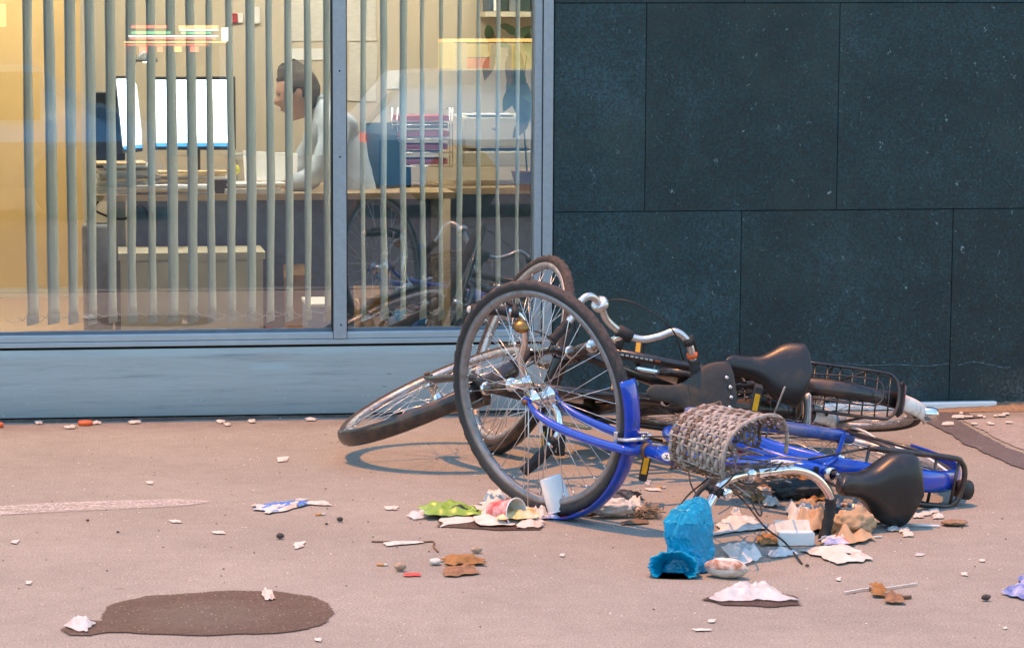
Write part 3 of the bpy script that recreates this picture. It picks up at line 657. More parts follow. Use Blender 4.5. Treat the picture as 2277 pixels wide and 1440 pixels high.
def paper_stack(name, label, cat, x0, x1, yt, Y, dep, n, m, seed, base=dz):
    """stack of sheets seen edge-on: photo x range, photo y of the top, desk depth"""
    r_ = random.Random(seed); zt = Fc((x0+x1)/2, yt, Y).z; a = Fc(x0, yt, Y).x; c = Fc(x1, yt, Y).x; b = MB(); n = max(1, n)
    t = max(.002, (zt-base)/n)
    for i in range(n):
        dx = r_.uniform(-.02, .02); dy = r_.uniform(-.015, .015); an = r_.uniform(-.12, .12); b.cur = r_.randrange(len(m))
        b.obox(((a+c)/2+dx, Y+dep/2+dy, base+t*(i+.5)), (math.cos(an), math.sin(an), 0), (-math.sin(an), math.cos(an), 0), (0, 0, 1), (c-a)/2-abs(dx), dep/2, t*.42)
    return tag(b.build(name, m, origin=((a+c)/2, Y+dep/2, base)), label, cat)
paper_stack('paper_stack', 'tall pile of papers in a black tray at the desk corner', 'papers', 213, 338, 362, 1.86, .26, 12, [M['paper'], M['darkgrey'], M['paper'], M['paper_print'], M['folder']], 1)
paper_stack('paper_stack', 'flat spread of papers along the front desk edge', 'papers', 300, 480, 412, 1.80, .10, 4, [M['paper'], M['folder'], M['paper']], 2)
paper_stack('paper_stack', 'stack of open files in front of the wide monitor', 'papers', 348, 505, 381, 1.98, .12, 8, [M['paper'], M['paper_print'], M['bluegrey'], M['folder']], 3)
paper_stack('paper_stack', 'loose documents lying by the sitting person\'s elbow', 'papers', 500, 640, 408, 1.82, .2, 4, [M['paper'], M['paper'], M['folder']], 4)
# upright open ring file / white sheets
b = MB(); p = [Fc(540, 336, 2.05), Fc(662, 342, 2.0), Fc(660, 402, 1.95), Fc(545, 402, 2.0)]
b.add(p+[q+V((0, .05, -.0)) for q in p], [(3, 2, 1, 0), (4, 5, 6, 7), (0, 1, 5, 4), (1, 2, 6, 5), (2, 3, 7, 6), (3, 0, 4, 7)], False)
tag(b.build('open_file', M['paper'], origin=p[3]), 'big white open file standing on the desk before the person', 'file')
p = Fc(522, 377, 1.92); b = MB(); b.ball(p, .024, n=18); tag(b.build('yellow_ball', M['yellowball'], origin=(p.x, p.y, dz)), 'small yellow ball on the desk', 'ball')
p = Fc(527, 348, 2.2); b = MB(); b.obox(p, (1, .1, 0), (-.1, 1, 0), (0, 0, 1), .03, .04, .014, .004); b.tube([p, V((p.x, p.y, dz))], .006, 8); tag(b.build('telephone_handset', M['paper'], origin=(p.x, p.y, dz)), 'white handset beside the monitor', 'telephone')
p0 = Fc(470, 418, 1.83); b = MB(); b.obox((p0.x+.05, 1.86, dz+.03), (1, 0, 0), (0, 1, 0), (0, 0, 1), .035, .03, .03, .003); tag(b.build('hole_punch', M['darkgrey'], origin=(p0.x+.05, 1.86, dz)), 'small black holder at the desk front edge', 'desk tidy')
# hanging cables under the desk
b = MB(); b.tube(cr([V((xa+.02, 1.85, dz-.02)), V((xa-.0, 1.84, dz-.07)), V((xa+.12, 1.86, dz-.11)), V((xa+.2, 1.88, dz-.05)), V((xa+.25, 1.9, dz-.14)), V((xa+.3, 2.0, dz-.06))], 8), .005, 6)
tag(b.build('cable_bundle', M['cable_black'], origin=(xa, 1.85, dz)), 'black cables drooping under the desk corner', 'cable')
# on the wall
def on_wall(name, label, cat, x0, y0, x1, y1, m, th=.004, Y=RY2, tilt=0.):
    a = Fc(x0, y1, Y-th); c = Fc(x1, y0, Y-th); ce = (a+c)/2; b = MB()
    b.obox((ce.x, Y-th/2-.001, ce.z), (math.cos(tilt), 0, math.sin(tilt)), (0, 1, 0), (-math.sin(tilt), 0, math.cos(tilt)), (c.x-a.x)/2, th/2, (c.z-a.z)/2, min(th*.3, .004))
    return tag(b.build(name, m, origin=(ce.x, Y, a.z)), label, cat)
on_wall('wall_chart', 'big printed chart pinned on the wall behind the person, upper part', 'poster', 648, -30, 836, 92, M['paper_print'])
on_wall('wall_sheet', 'white notice on the wall above the person\'s head', 'notice', 642, 108, 728, 134, M['paper'])
on_wall('wall_sheet', 'tilted printed list pinned to the wall beside the mullion', 'notice', 775, 96, 838, 226, M['paper_print'], tilt=-.03)
on_wall('wall_sheet', 'small card with green bottom edge on the wall', 'notice', 860, 156, 888, 198, M['paper'])
th = on_wall('thermostat', 'white square thermostat on the office wall', 'thermostat', 553, 16, 578, 53, M['paper'], .02)
on_wall('wall_switch', 'dark red and white switch on the office wall', 'switch', 509, 30, 528, 52, M['redfolder'], .015)
on_wall('wall_switch', 'plain white switch plate beside the red one', 'switch', 529, 30, 540, 52, M['paper'], .012)
# letter trays with red files
lt = empty('letter_tray', (Fc(940, 370, 2.2).x, 2.2, dz), 'wire letter tray stack full of red files', 'letter tray'); l2 = -V(lt.location)
for i, (yy, mm) in enumerate(((366, 'pinkfolder'), (350, 'paper'), (333, 'pinkfolder'), (318, 'paper'), (304, 'redfolder'), (286, 'darkgrey'), (270, 'redfolder'))):
    a = Fc(884, yy, 2.2); c = Fc(1000, yy-12, 2.2); b = MB(); b.obox(((a.x+c.x)/2+rng.uniform(-.01, .01), 2.32, (a.z+c.z)/2), (1, rng.uniform(-.05, .05), 0), (0, 1, 0), (0, 0, 1), (c.x-a.x)/2, .12, (c.z-a.z)/2)
    o = b.build('file', M[mm], lt); o.location = l2
b = MB()
for px in (872, 884, 1000, 1006):
    b.tube([Fc(px, 372, 2.2), Fc(px, 240, 2.2)], .003, 6)
b.tube([Fc(866, 240, 2.2), Fc(884, 240, 2.2)], .003, 6); b.tube([Fc(986, 240, 2.2), Fc(1006, 240, 2.2)], .003, 6)
for yy in (370, 340, 310, 278): b.tube([Fc(872, yy, 2.19), Fc(1006, yy, 2.19)], .003, 6)
o = b.build('wire_frame', M['chrome'], lt); o.location = l2
# printer
pr = empty('printer', (Fc(1105, 370, 2.3).x, 2.3, dz), 'beige office printer beside the letter trays', 'printer'); l3 = -V(pr.location)
a, c = B3(1030, 258, 1200, 330, 2.3, .4); b = MB(); b.obox((V(a)+V(c))/2, (1, 0, 0), (0, 1, 0), (0, 0, 1), (c[0]-a[0])/2, .2, (c[2]-a[2])/2, .01); o = b.build('body', M['beige'], pr); o.location = l3
a, c = B3(1030, 336, 1200, 371, 2.28, .4); b = MB(); b.obox((V(a)+V(c))/2, (1, 0, 0), (0, 1, 0), (0, 0, 1), (c[0]-a[0])/2, .2, (c[2]-a[2])/2, .006); o = b.build('paper_drawer', M['beige'], pr); o.location = l3
p = Fc(1098, 286, 2.29); b = MB(); b.lathe(p, (0, -1, 0), [(.008, 0), (.008, .004), (0, .005)], 12); o = b.build('badge', M['midgrey'], pr); o.location = l3
a, c = B3(1040, 254, 1142, 257, 2.3, .2); b = MB(); b.box(a, c); o = b.build('paper_tray', M['paper'], pr); o.location = l3
# second table under trays and printer
t2 = empty('side_table', (Fc(1000, 372, 2.15).x, 2.15, 0), 'dark table carrying the letter trays and printer', 'table'); l4 = -V(t2.location)
xs0, xs1 = xb+.56, Fc(1250, 372, 2.15).x
b = MB(); b.box((xs0, 2.15, dz-.03), (xs1, 2.8, dz-.001)); o = b.build('table_top', M['desk'], t2); o.location = l4
b = MB(); b.box((xs0+.02, 2.17, .05), (xs1, 2.19, dz-.03)); o = b.build('front_panel', M['mirrored_blue'], t2); o.location = l4
# shelf with binders
sf = empty('wall_shelf', (Fc(1130, 35, 2.75).x, 2.75, Fc(1130, 35, 2.75).z), 'wall shelf with binders above the plant', 'shelf'); l5 = -V(sf.location)
a = Fc(1080, 38, 2.7); c = Fc(1230, 26, 2.7); b = MB(); b.box((a.x, 2.7, a.z), (c.x, RY2-.003, c.z)); o = b.build('shelf_board', M['beige'], sf); o.location = l5
zt = Fc(1100, -60, 2.75).z
for i, (x0, x1) in enumerate(((1088, 1096), (1098, 1107), (1110, 1130), (1132, 1150), (1152, 1180), (1182, 1215))):
    a = Fc(x0, 26, 2.74); c = Fc(x1, 26, 2.74); b = MB(); b.obox(((a.x+c.x)/2, 2.85, (a.z+zt)/2+.001), (1, 0, 0), (0, 1, 0), (0, 0, 1), (c.x-a.x)/2, .11, (zt-a.z)/2, .003)
    o = b.build('binder', M[('bluegrey', 'paper', 'binder', 'midgrey', 'binder', 'bluegrey')[i]], sf); o.location = l5
# plant
pl = empty('office_plant', (Fc(1165, 372, 1.9).x, 1.9, dz), 'leafy office plant at the window edge by the printer', 'plant'); l6 = -V(pl.location)
b = MB(); stem = [Fc(1172, 380, 1.9), Fc(1166, 300, 1.9), Fc(1160, 200, 1.88), Fc(1140, 120, 1.86), Fc(1110, 80, 1.85)]
b.tube(cr(stem, 5), .004, 6); b.tube(cr([Fc(1160, 200, 1.88), Fc(1172, 120, 1.88), Fc(1178, 60, 1.9)], 5), .003, 6); o = b.build('stem', M['leaf'], pl); o.location = l6
b = MB(); b.lathe((stem[0].x, 1.9, dz), (0, 0, 1), [(.05, 0), (.07, .08), (.072, .09), (.06, .09), (.05, .07)], 18); o = b.build('pot', M['card'], pl); o.location = l6
for (x, y, s, an, mm) in ((1092, 80, 22, 70, 'leaf'), (1096, 110, 26, 95, 'leaf_dry'), (1088, 150, 26, 110, 'leaf_dry'), (1112, 95, 18, 30, 'leaf'), (1138, 150, 34, 100, 'leaf_dry'), (1150, 130, 28, 60, 'leaf_dry'), (1140, 190, 30, 110, 'leaf'), (1160, 180, 30, 75, 'leaf'), (1135, 220, 28, 120, 'leaf'), (1158, 225, 34, 95, 'leaf'), (1168, 200, 28, 60, 'leaf'), (1166, 260, 26, 100, 'leaf'), (1158, 285, 24, 130, 'leaf'), (1174, 240, 26, 80, 'leaf'), (1142, 70, 16, 20, 'leaf'), (1164, 70, 20, -30, 'leaf'), (1176, 100, 24, 85, 'leaf'), (1128, 60, 14, 10, 'leaf')):
    c0 = Fc(x, y, 1.86+rng.uniform(-.04, .04)); k = s/500*1.25; a = R(an); d = V((math.cos(a), rng.uniform(-.3, .3), -math.sin(a))).normalized(); n_ = d.cross(V((rng.uniform(-.4, .4), 1, rng.uniform(-.3, .3)))).normalized(); b = MB()
    up_ = n_.cross(d); L0 = []
    for t in range(9):
        tt = t/8; wv = math.sin(math.pi*tt**.8)*.42; c1 = c0+d*(k*(tt-.5)*2)+up_*(.25*k*math.sin(tt*3)); L0.append([c1-n_*wv*k, c1+up_*.12*k*wv, c1+n_*wv*k])
    b.loft(L0, closed=False); o = b.build('leaf', M[mm], pl); o.location = l6
# boxes on the floor by the window
bx = empty('paper_carton', (Fc(705, 690, 1.0).x, 1.0, 0), 'white topped blue carton on the office floor', 'carton'); l7 = -V(bx.location)
a = Fc(685, 690, 1.0); c = Fc(733, 668, 1.0); zt = Fc(700, 682, 1.0).z
b = MB(); b.box((a.x, 1.0, .006), (c.x+.03, 1.3, zt)); o = b.build('carton_side', M['bluebox'], bx); o.location = l7
b = MB(); b.box((a.x-.004, .995, zt), (c.x+.034, 1.305, zt+.012)); o = b.build('lid', M['paper'], bx); o.location = l7
for (nm, lab, x0, x1, yt, Y, mm) in (('cardboard_box', 'brown cardboard box under the desk near the mullion', 640, 690, 610, 1.5, 'card'), ('cardboard_box', 'brown cardboard box low inside the narrow window', 800, 860, 660, .9, 'card')):
    a = Fc(x0, yt, Y); c = Fc(x1, yt, Y); r0 = empty(nm, (a.x, Y, 0), lab, 'box'); l8 = -V(r0.location)
    b = MB(); b.box((a.x, Y, .006), (c.x, Y+.25, a.z-.03)); o = b.build('carton_side', M[mm], r0); o.location = l8
    b = MB(); b.add([(a.x, Y, a.z-.03), (c.x, Y, a.z-.03), (c.x+.01, Y-.04, a.z), (a.x-.01, Y-.04, a.z)], [(0, 1, 2, 3)], False); b.add([(a.x, Y+.25, a.z-.03), (c.x, Y+.25, a.z-.03), (c.x, Y+.29, a.z+.02), (a.x, Y+.29, a.z+.02)], [(0, 1, 2, 3)], False); o = b.build('flap', M[mm], r0); o.location = l8
# grey column / bin at the partition
a = Fc(190, 500, 1.7); b = MB(); b.lathe((a.x+.05, 1.7, .006), (0, 0, 1), [(.05, 0), (.062, .01), (.068, a.z-.02), (.06, a.z), (.05, a.z)], 20)
tag(b.build('waste_bin', M['midgrey'], origin=(a.x+.05, 1.7, 0)), 'grey round bin beside the desk leg', 'bin')

# ------------------------------------------------------------------ office chair and person
ch = empty('office_chair', (Fc(830, 400, 2.2).x, 2.2, 0), 'dark teal office chair behind the sitting person', 'office chair'); lc = -V(ch.location)
xc = Fc(790, 400, 2.2).x
b = MB(); lo = []
for t in range(11):
    tt = t/10; z = .50+.52*tt; x = xc+.11+.03*math.sin(tt*3); w = .20*(1-.55*max(0, tt-.55)**1.5*2.2); 
    lo.append([V((x+.115*(w/.20)*math.cos(a)+.10*math.sin(a)*.5, 2.24+w*.7*math.sin(a), z)) for a in [2*math.pi*j/20 for j in range(20)]])
b.loft(lo, True, True); o = b.build('backrest', M['chairfab'], ch); o.location = lc
b = MB(); b.obox((xc, 2.2, .46), (1, 0, 0), (0, 1, 0), (0, 0, 1), .24, .23, .04, .02); o = b.build('seat', M['chairfab'], ch); o.location = lc
b = MB(); b.tube([(xc, 2.2, .42), (xc, 2.2, .1)], .025, 12); 
for i in range(5): b.tube([(xc, 2.2, .1), (xc+.28*math.cos(i*1.257), 2.2+.28*math.sin(i*1.257), .05)], .018, 8); b.ball((xc+.28*math.cos(i*1.257), 2.2+.28*math.sin(i*1.257), .035), .03, n=10)
o = b.build('swivel_base', M['darkgrey'], ch); o.location = lc

def skin_mesh(name, verts, edges, radii, m, parent, loc, root=0, sub=2):
    me = bpy.data.meshes.new(name); me.from_pydata([tuple(v) for v in verts], edges, [])
    o = bpy.data.objects.new(name, me); col.objects.link(o)
    md = o.modifiers.new('skin', 'SKIN'); md.use_smooth_shade = True
    me.skin_vertices[0].data  # layer made by the modifier
    for i, r_ in enumerate(radii):
        sv = me.skin_vertices[0].data[i]; sv.radius = (r_ if isinstance(r_, tuple) else (r_, r_)); sv.use_root = (i == root)
    sb = o.modifiers.new('sub', 'SUBSURF'); sb.levels = sub; sb.render_levels = sub
    dg = bpy.context.evaluated_depsgraph_get(); ev = o.evaluated_get(dg)
    m2 = bpy.data.meshes.new_from_object(ev); bpy.data.objects.remove(o)
    m2.name = name; m2.materials.clear(); m2.materials.append(m)
    for p in m2.polygons: p.use_smooth = True
    o2 = bpy.data.objects.new(name, m2); col.objects.link(o2)
    if parent: o2.parent = parent; o2.location = loc
    return o2
pe = empty('person', (xc, 2.2, 0), 'person in a pale blue shirt sitting at the desk, leaning towards papers', 'person'); lpn = -V(pe.location)
px = xc
sh = V((Fc(745, 262, 2.2).x, 2.2, Fc(745, 262, 2.2).z)); nk = V((Fc(705, 245, 2.2).x, 2.2, sh.z+.06)); hdc = V((Fc(660, 205, 2.2).x, 2.18, Fc(660, 205, 2.2).z))
elb = V((Fc(695, 405, 1.98).x, 1.96, dz+.055)); hnd = V((Fc(628, 398, 1.95).x, 1.98, dz+.03))
body = [V((px+.02, 2.2, .56)), V((px-.0, 2.2, .72)), V((sh.x+.01, 2.2, sh.z-.10)), sh+V((-.02, 0, .02)), nk, hdc+V((.01, 0, -.05)),
        sh+V((-.02, -.17, -.02)), elb.lerp(sh+V((0, -.17, 0)), .5)+V((.03, -.02, 0)), elb, elb.lerp(hnd, .5)+V((0, 0, .0)), hnd,
        sh+V((-.02, .17, -.02)), V((sh.x-.08, 2.42, dz+.2)), V((sh.x-.15, 2.42, dz+.06)), V((hnd.x-.02, 2.32, dz+.03)),
        V((px-.0, 2.1, .55)), V((px-.42, 2.08, .53)), V((px-.44, 2.07, .08)), V((px-.0, 2.3, .55)), V((px-.42, 2.32, .53)), V((px-.44, 2.33, .08))]
ed = [(0, 1), (1, 2), (2, 3), (3, 4), (4, 5), (3, 6), (6, 7), (7, 8), (8, 9), (9, 10), (3, 11), (11, 12), (12, 13), (13, 14), (0, 15), (15, 16), (16, 17), (0, 18), (18, 19), (19, 20)]
ra = [(.15, .15), (.14, .13), (.15, .14), (.10, .12), .055, .05, .075, .062, .052, .045, .03, .075, .06, .05, .03, .09, .07, .045, .09, .07, .045]
bo = skin_mesh('body', body, ed, ra, M['shirt'], pe, lpn)
for v_ in bo.data.vertices: v_.co += v_.normal*(.010*noise.noise(v_.co*13)+.006*(1-abs(noise.noise(V((v_.co.x*9, v_.co.y*9, v_.co.z*24))))*2)) if v_.co.z < nk.z else V((0, 0, 0))
bo.data.materials.append(M['trousers']); bo.data.materials.append(M['skin'])
for p in bo.data.polygons:
    c0 = p.center
    if c0.z < .60: p.material_index = 1
    elif (c0 - (nk+V((-.02, 0, .05)))).length < .06 and c0.z > nk.z+.0: p.material_index = 2
    elif min((c0-hnd).length, (c0-body[14]).length) < .06: p.material_index = 2
# head in profile turned to the desk
def head_pt(t, a):        # t 0 chin .. 1 crown ; a angle round, 0 = face (-x)
    zz = -.115+.235*t; pr = math.sin(math.pi*min(1, max(0, .10+.86*t)))**.62
    rx = .098*pr; ry = .076*pr; f = math.cos(a)
    ex = 0.
    if f > .55:
        ex += .022*math.exp(-((t-.45)/.06)**2)*max(0, (f-.86)/.14)   # nose
        ex += .008*math.exp(-((t-.66)/.05)**2)*(f-.55) - .008*math.exp(-((t-.56)/.05)**2)*(f-.55)
        ex += .010*math.exp(-((t-.06)/.08)**2)*(f-.55)*2 + .006*math.exp(-((t-.27)/.03)**2)*(f-.55)
    return V((-(rx*f+ex)+.012*(t-.4), ry*math.sin(a), zz))
rot = Matrix.Rotation(R(-20), 3, 'Y')
def Hp(t, a, k=1.): return hdc + rot @ (head_pt(t, a)*k)
b = MB(); b.loft([[Hp(t/22, 2*math.pi*j/32) for j in range(32)] for t in range(23)], True, True); o = b.build('head', M['skin'], pe); o.location = lpn; hdo = o
b = MB(); lo = []
for t in range(9, 24):
    tt = t/22; row = []
    for j in range(32):
        a = 2*math.pi*j/32; f = math.cos(a); lim = .80 if f > .45 else (.52 if f > -.1 else .12)
        k = 1.09 if tt > lim else .93
        row.append(Hp(min(tt, 1.), a, k) + (rot @ V((0, 0, .012 if tt > .9 else 0))))
    lo.append(row)
lo.insert(0, [Hp(.12, 2*math.pi*j/32, 1.05 if math.cos(2*math.pi*j/32) < -.3 else .9) for j in range(32)])
for r_ in lo:
    for q in r_: q += (q-hdc).normalized()*(.007*noise.noise(q*55)+.005*noise.noise(q*120))
b.loft(lo, True, True); o = b.build('hair', M['hair'], pe); o.location = lpn
for s in (-1, 1):
    b = MB(); e = Hp(.47, s*math.pi/2); b.ball(e, .016, .007, .028, 12); o = b.build('ear', M['skin'], pe); o.location = lpn
    b = MB(); e = Hp(.57, s*.45, .97); b.ball(e, .006, .006, .005, 10); o = b.build('eye', M['darkgrey'], pe); o.location = lpn
b = MB(); b.obox(Hp(.27, 0, 1.0), (0, 1, 0), (1, 0, 0), (0, 0, 1), .02, .003, .004); o = b.build('mouth', M['pinkfolder'], pe); o.location = lpn
for (hc, nm) in ((hnd, 0), (body[14], 1)):
    b = MB(); b.obox(hc+V((-.035, 0, -.004)), (1, .05, 0), (-.05, 1, 0), (0, 0, 1), .045, .035, .012, .008)
    for i, (dy, L0) in enumerate(((-.027, .055), (-.009, .065), (.009, .062), (.027, .048))):
        p0 = hc+V((-.075, dy, -.002)); b.tube(cr([p0, p0+V((-L0*.5, 0, .008)), p0+V((-L0, 0, -.012))], 4), [.0085, .0085, .0085, .0085, .008, .008, .0078, .0075, .006], 8)
    p0 = hc+V((-.02, -.034 if nm == 0 else .034, 0)); d_ = -1 if nm == 0 else 1
    b.tube(cr([p0, p0+V((-.03, .02*d_, .0)), p0+V((-.058, .018*d_, -.008))], 4), [.011, .011, .010, .010, .0095, .009, .009, .0085, .007], 8)
    o = b.build('hand', M['skin'], pe); o.location = lpn
b = MB(); b.lathe(nk+V((.012, 0, .012)), V((-.45, 0, 1)), [(.066, -.02), (.062, .01), (.058, .028), (.056, .026), (.06, 0)], 18); o = b.build('collar', M['shirt'], pe); o.location = lpn

# ------------------------------------------------------------------ bicycles
HA = R(68); AX = V((-math.cos(HA), 0, math.sin(HA))); PF = V((math.sin(HA), 0, math.cos(HA))); YL = V((0, 1, 0))
def wheel(parent, c, e1, e2, n, Rr, tyre_m, rim_m, knob=True, tw=.0175, seed=0):
    """parent > wheel > tyre, rim, hub, spokes ; e1,e2 in the wheel plane, n the axle"""
    w = bpy.data.objects.new('wheel', None); col.objects.link(w); w.parent = parent; w.location = c; w.empty_display_size = .05
    c = V((0, 0, 0)); seg = 168
    prof = [(-.028, -.011), (-.025, -.014), (-.017, -tw*.98), (-.009, -tw*.92), (-.0045, -tw*.78), (-.001, -tw*.45), (0, 0), (-.001, tw*.45), (-.0045, tw*.78), (-.009, tw*.92), (-.017, tw*.98), (-.025, .014), (-.028, .011)]
    b = MB(); loops = []
    for i in range(seg):
        t = 2*math.pi*i/seg; d = e1*math.cos(t)+e2*math.sin(t); L = []
        for k, (dr, dw) in enumerate(prof):
            r_ = Rr+dr
            if knob and k in (4, 5, 7, 8): r_ += (.0018 if (i//2+k) % 2 else -.0030)
            if knob and k in (4, 8): dw *= (1.0 if (i//2) % 2 else .93)
            L.append(c+d*r_+n*dw)
        loops.append(L)
    loops.append(loops[0]); b.loft(loops, closed=False)
    for q_ in range(len(b.f)): b.mi[q_] = 1 if 5 <= q_ % (len(prof)-1) <= 6 or (knob and 4 <= q_ % (len(prof)-1) <= 7) else 0
    b.build('tyre', [tyre_m, M['tread']], w)
    rp = [(-.026, -.012), (-.038, -.0125), (-.047, -.009), (-.050, 0), (-.047, .009), (-.038, .0125), (-.026, .012), (-.030, 0)]
    b = MB(); loops = []
    for i in range(97):
        t = 2*math.pi*i/96; d = e1*math.cos(t)+e2*math.sin(t); loops.append([c+d*(Rr+a)+n*q for (a, q) in rp])
    b.loft(loops); b.build('rim', rim_m, w)
    b = MB(); b.lathe(c, n, [(.006, -.058), (.008, -.05), (.008, -.036), (.031, -.034), (.031, -.030), (.017, -.027), (.015, 0), (.017, .027), (.031, .030), (.031, .034), (.008, .036), (.008, .05), (.006, .058)], 20, e1=e1)
    b.build('hub', M['chrome'], w)
    b = MB(); N_ = 36
    for i in range(N_):
        s = 1 if i % 2 else -1; tr = 2*math.pi*i/N_; th = tr+(R(62) if (i//2) % 2 else -R(62))
        p = c+(e1*math.cos(th)+e2*math.sin(th))*.029+n*(s*.032); q = c+(e1*math.cos(tr)+e2*math.sin(tr))*(Rr-.049)+n*(s*.003)
        b.tube([p, q], .00115, 5); b.tube([q.lerp(p, .045), q], .0022, 5)
    o = b.build('spokes', M['steel'], w, kind='stuff')
    return w
def arc_fender(c, e1, e2, n, rf, a0, a1, wd=.027, th=.0016, seg=44, dep=.012):
    b = MB(); loops = []; K = 9
    for i in range(seg+1):
        t = R(a0+(a1-a0)*i/seg); d = e1*math.cos(t)+e2*math.sin(t); L = []
        for k in range(K): u = -1+2*k/(K-1); L.append(c+d*(rf-dep*abs(u)**2.4)+n*(wd*u))
        for k in range(K): u = 1-2*k/(K-1); L.append(c+d*(rf-th-dep*abs(u)**2.4)+n*((wd-th)*u))
        loops.append(L)
    b.loft(loops, True, True); return b
def saddle_mesh(cx, cz, L, wr, wn, hu, hd, tilt=0., rear=1.0, drop=.0, dipk=.012):
    """closed rounded saddle, nose towards +x ; cx,cz = middle of the top"""
    b = MB(); loops = []; n = 28; S = 26
    for i in range(S+1):
        s = i/S                                     # 0 rear .. 1 nose
        x = cx-L*.48+L*s
        w = wn+(wr-wn)*(1-1/(1+math.exp(-(s-.46)*13)))
        cap = min(1, (s/.09))**.5 if s < .09 else (min(1, (1-s)/.10)**.5 if s > .90 else 1)
        w *= max(cap, .05); z = cz+tilt*(x-cx)-dipk*math.sin(math.pi*min(1, max(0, (s-.15)/.8)))
        u = hu*(1-.35*s)*max(cap, .08); d = hd*(1-.62*s**.8)*max(cap, .08); L_ = []
        for j in range(n):
            a = 2*math.pi*j/n; ca, sa = math.cos(a), math.sin(a)
            y = w*math.copysign(abs(ca)**.8, ca)
            zz = (u*abs(sa)**.9 if sa > 0 else -d*abs(sa)**.55)
            if sa < 0: y *= (1.0-.25*abs(sa)**2)
            L_.append(V((x, y, z+zz-u)))
        loops.append(L_)
    b.loft(loops, True, True); return b
def bike(spec):
    g = dict(Rw=.35, wb=1.09, rake=.055, tcrown=.40, thb=.415, tht=.56, ext=.05); g.update(spec)
    root = empty('bicycle', (0, 0, 0), g['label'], 'bicycle', 'fallen bicycles')
    P = g['pose']; root.matrix_world = Matrix((P[0], P[1], P[2], (0, 0, 0, 1)))
    s = R(g['steer']); Rw = g['Rw']; fh0 = V((g['wb'], 0, Rw)); H0 = fh0-PF*g['rake']
    pfs = PF*math.cos(s)+YL*math.sin(s); yls = YL*math.cos(s)-PF*math.sin(s)
    ax = lambda t: H0+AX*t
    st = lambda t, f, l, u=0.: ax(t)+pfs*f+yls*l+AX*u
    fh = st(0, g['rake'], 0); rh = V((0, 0, Rw)); bb = V((.46, 0, .28)); fm = g['frame_m']
    sdir = V((-.345, 0, .939)); stop = bb+sdir*g.get('stube', .50)
    # wheels
    wheel(root, fh, pfs, AX, yls, Rw, g['tyre_f'], g['rim_f'], g.get('knob', True))
    wheel(root, rh, V((1, 0, 0)), V((0, 0, 1)), YL, Rw, g['tyre_r'], g['rim_r'], False)
    # frame
    b = MB(); tr = g.get('tr', .016)
    b.tube([ax(g['thb']), ax(g['tht'])], .0185, 16)
    b.tube([bb-V((0, .036, 0)), bb+V((0, .036, 0))], .021, 16)
    b.tube([bb, stop], .0155, 14)
    if g['style'] == 'low':
        b.tube(cr([ax(g['thb']+.09), ax(g['thb']+.09)+V((-.2, 0, -.035)), stop+V((.16, 0, -.055)), stop-sdir*.03], 6), tr*1.25, 14)
        b.tube(cr([ax(g['thb']+.03), ax(g['thb']+.03)+V((-.16, 0, -.12)), bb+V((.16, 0, .08)), bb], 6), tr*1.15, 14)
    else:
        b.tube([ax(g['tht']-.025), stop-sdir*.02], tr, 14)
        b.tube([ax(g['thb']+.025), bb], tr*1.1, 14)
    for y in (-1, 1):
        b.tube(cr([bb+V((-.02, .022*y, 0)), bb+V((-.15, .035*y, .015)), rh+V((.0, .062*y, 0))], 5), .010, 10)
        b.tube(cr([stop-sdir*.03+V((0, .014*y, 0)), stop.lerp(rh, .3)+V((0, .035*y, 0)), rh+V((0, .062*y, 0))], 5), .0075, 10)
        b.obox(rh+V((.004, .062*y, 0)), (1, 0, 0), (0, 1, 0), (0, 0, 1), .018, .003, .016, .001)
    b.build('frame', fm, root)
    for t in (g['thb']-.004, g['tht']+.004):
        b = MB(); b.lathe(ax(t), AX, [(.0, -.009), (.02, -.009), (.0225, -.004), (.0225, .004), (.02, .009), (0, .009)], 20); b.build('headset_cup', g.get('cup_m', M['chrome']), root)
    # fork
    b = MB(); b.tube([st(.375, 0, -.047), st(.392, 0, -.03), st(.397, 0, .03), st(.375, 0, .047)], .0135, 12)
    for y in (-1, 1):
        b.tube(cr([st(.385, 0, .042*y), st(.25, 0, .054*y), st(.12, .008, .056*y), st(.04, .028, .056*y), st(0, g['rake'], .056*y)], 6), [.013]*13+[.0125, .012, .0115, .011, .0105, .010, .0095, .009, .0085, .008, .008, .008], 12)
        b.obox(st(0, g['rake'], .056*y), pfs, yls, AX, .012, .003, .014, .001)
    b.build('fork', g.get('fork_m', fm), root)
    b = MB(); b.tube([st(0, g['rake'], -.07), st(0, g['rake'], .07)], .0055, 8)
    for y in (-1, 1): b.lathe(st(0, g['rake'], .064*y), yls*y, [(.0, .008), (.0095, .007), (.0095, -.002), (0, -.002)], 6)
    b.build('axle_nut', M['rust'], root)
    b = MB(); b.tube([rh-V((0, .075, 0)), rh+V((0, .075, 0))], .0055, 8)
    for y in (-1, 1): b.lathe(rh+V((0, .069*y, 0)), YL*y, [(.0, .008), (.0095, .007), (.0095, -.002), (0, -.002)], 6)
    b.build('axle_nut', M['rust'], root)
    # mudguards
    fmd = g['fender_m']
    if g.get('ffend'):
        a0, a1 = g['ffend']; b = arc_fender(fh, pfs, AX, yls, Rw+.018, a0, a1, wd=g.get('fw', .027)); b.build('mudguard', fmd, root)
        b = MB()
        for y in (-1, 1):
            for aa in (a1-6, ):
                t = R(aa); b.tube([fh+yls*.05*y, fh+(pfs*math.cos(t)+AX*math.sin(t))*(Rw+.014)+yls*.024*y], .0018, 6)
        b.build('mudguard_stay', M['steel'], root)
    a0, a1 = g['rfend']; b = arc_fender(rh, V((1, 0, 0)), V((0, 0, 1)), YL, Rw+.018, a0, a1, wd=g.get('fw', .027)); b.build('mudguard', g.get('rfend_m', fmd), root)
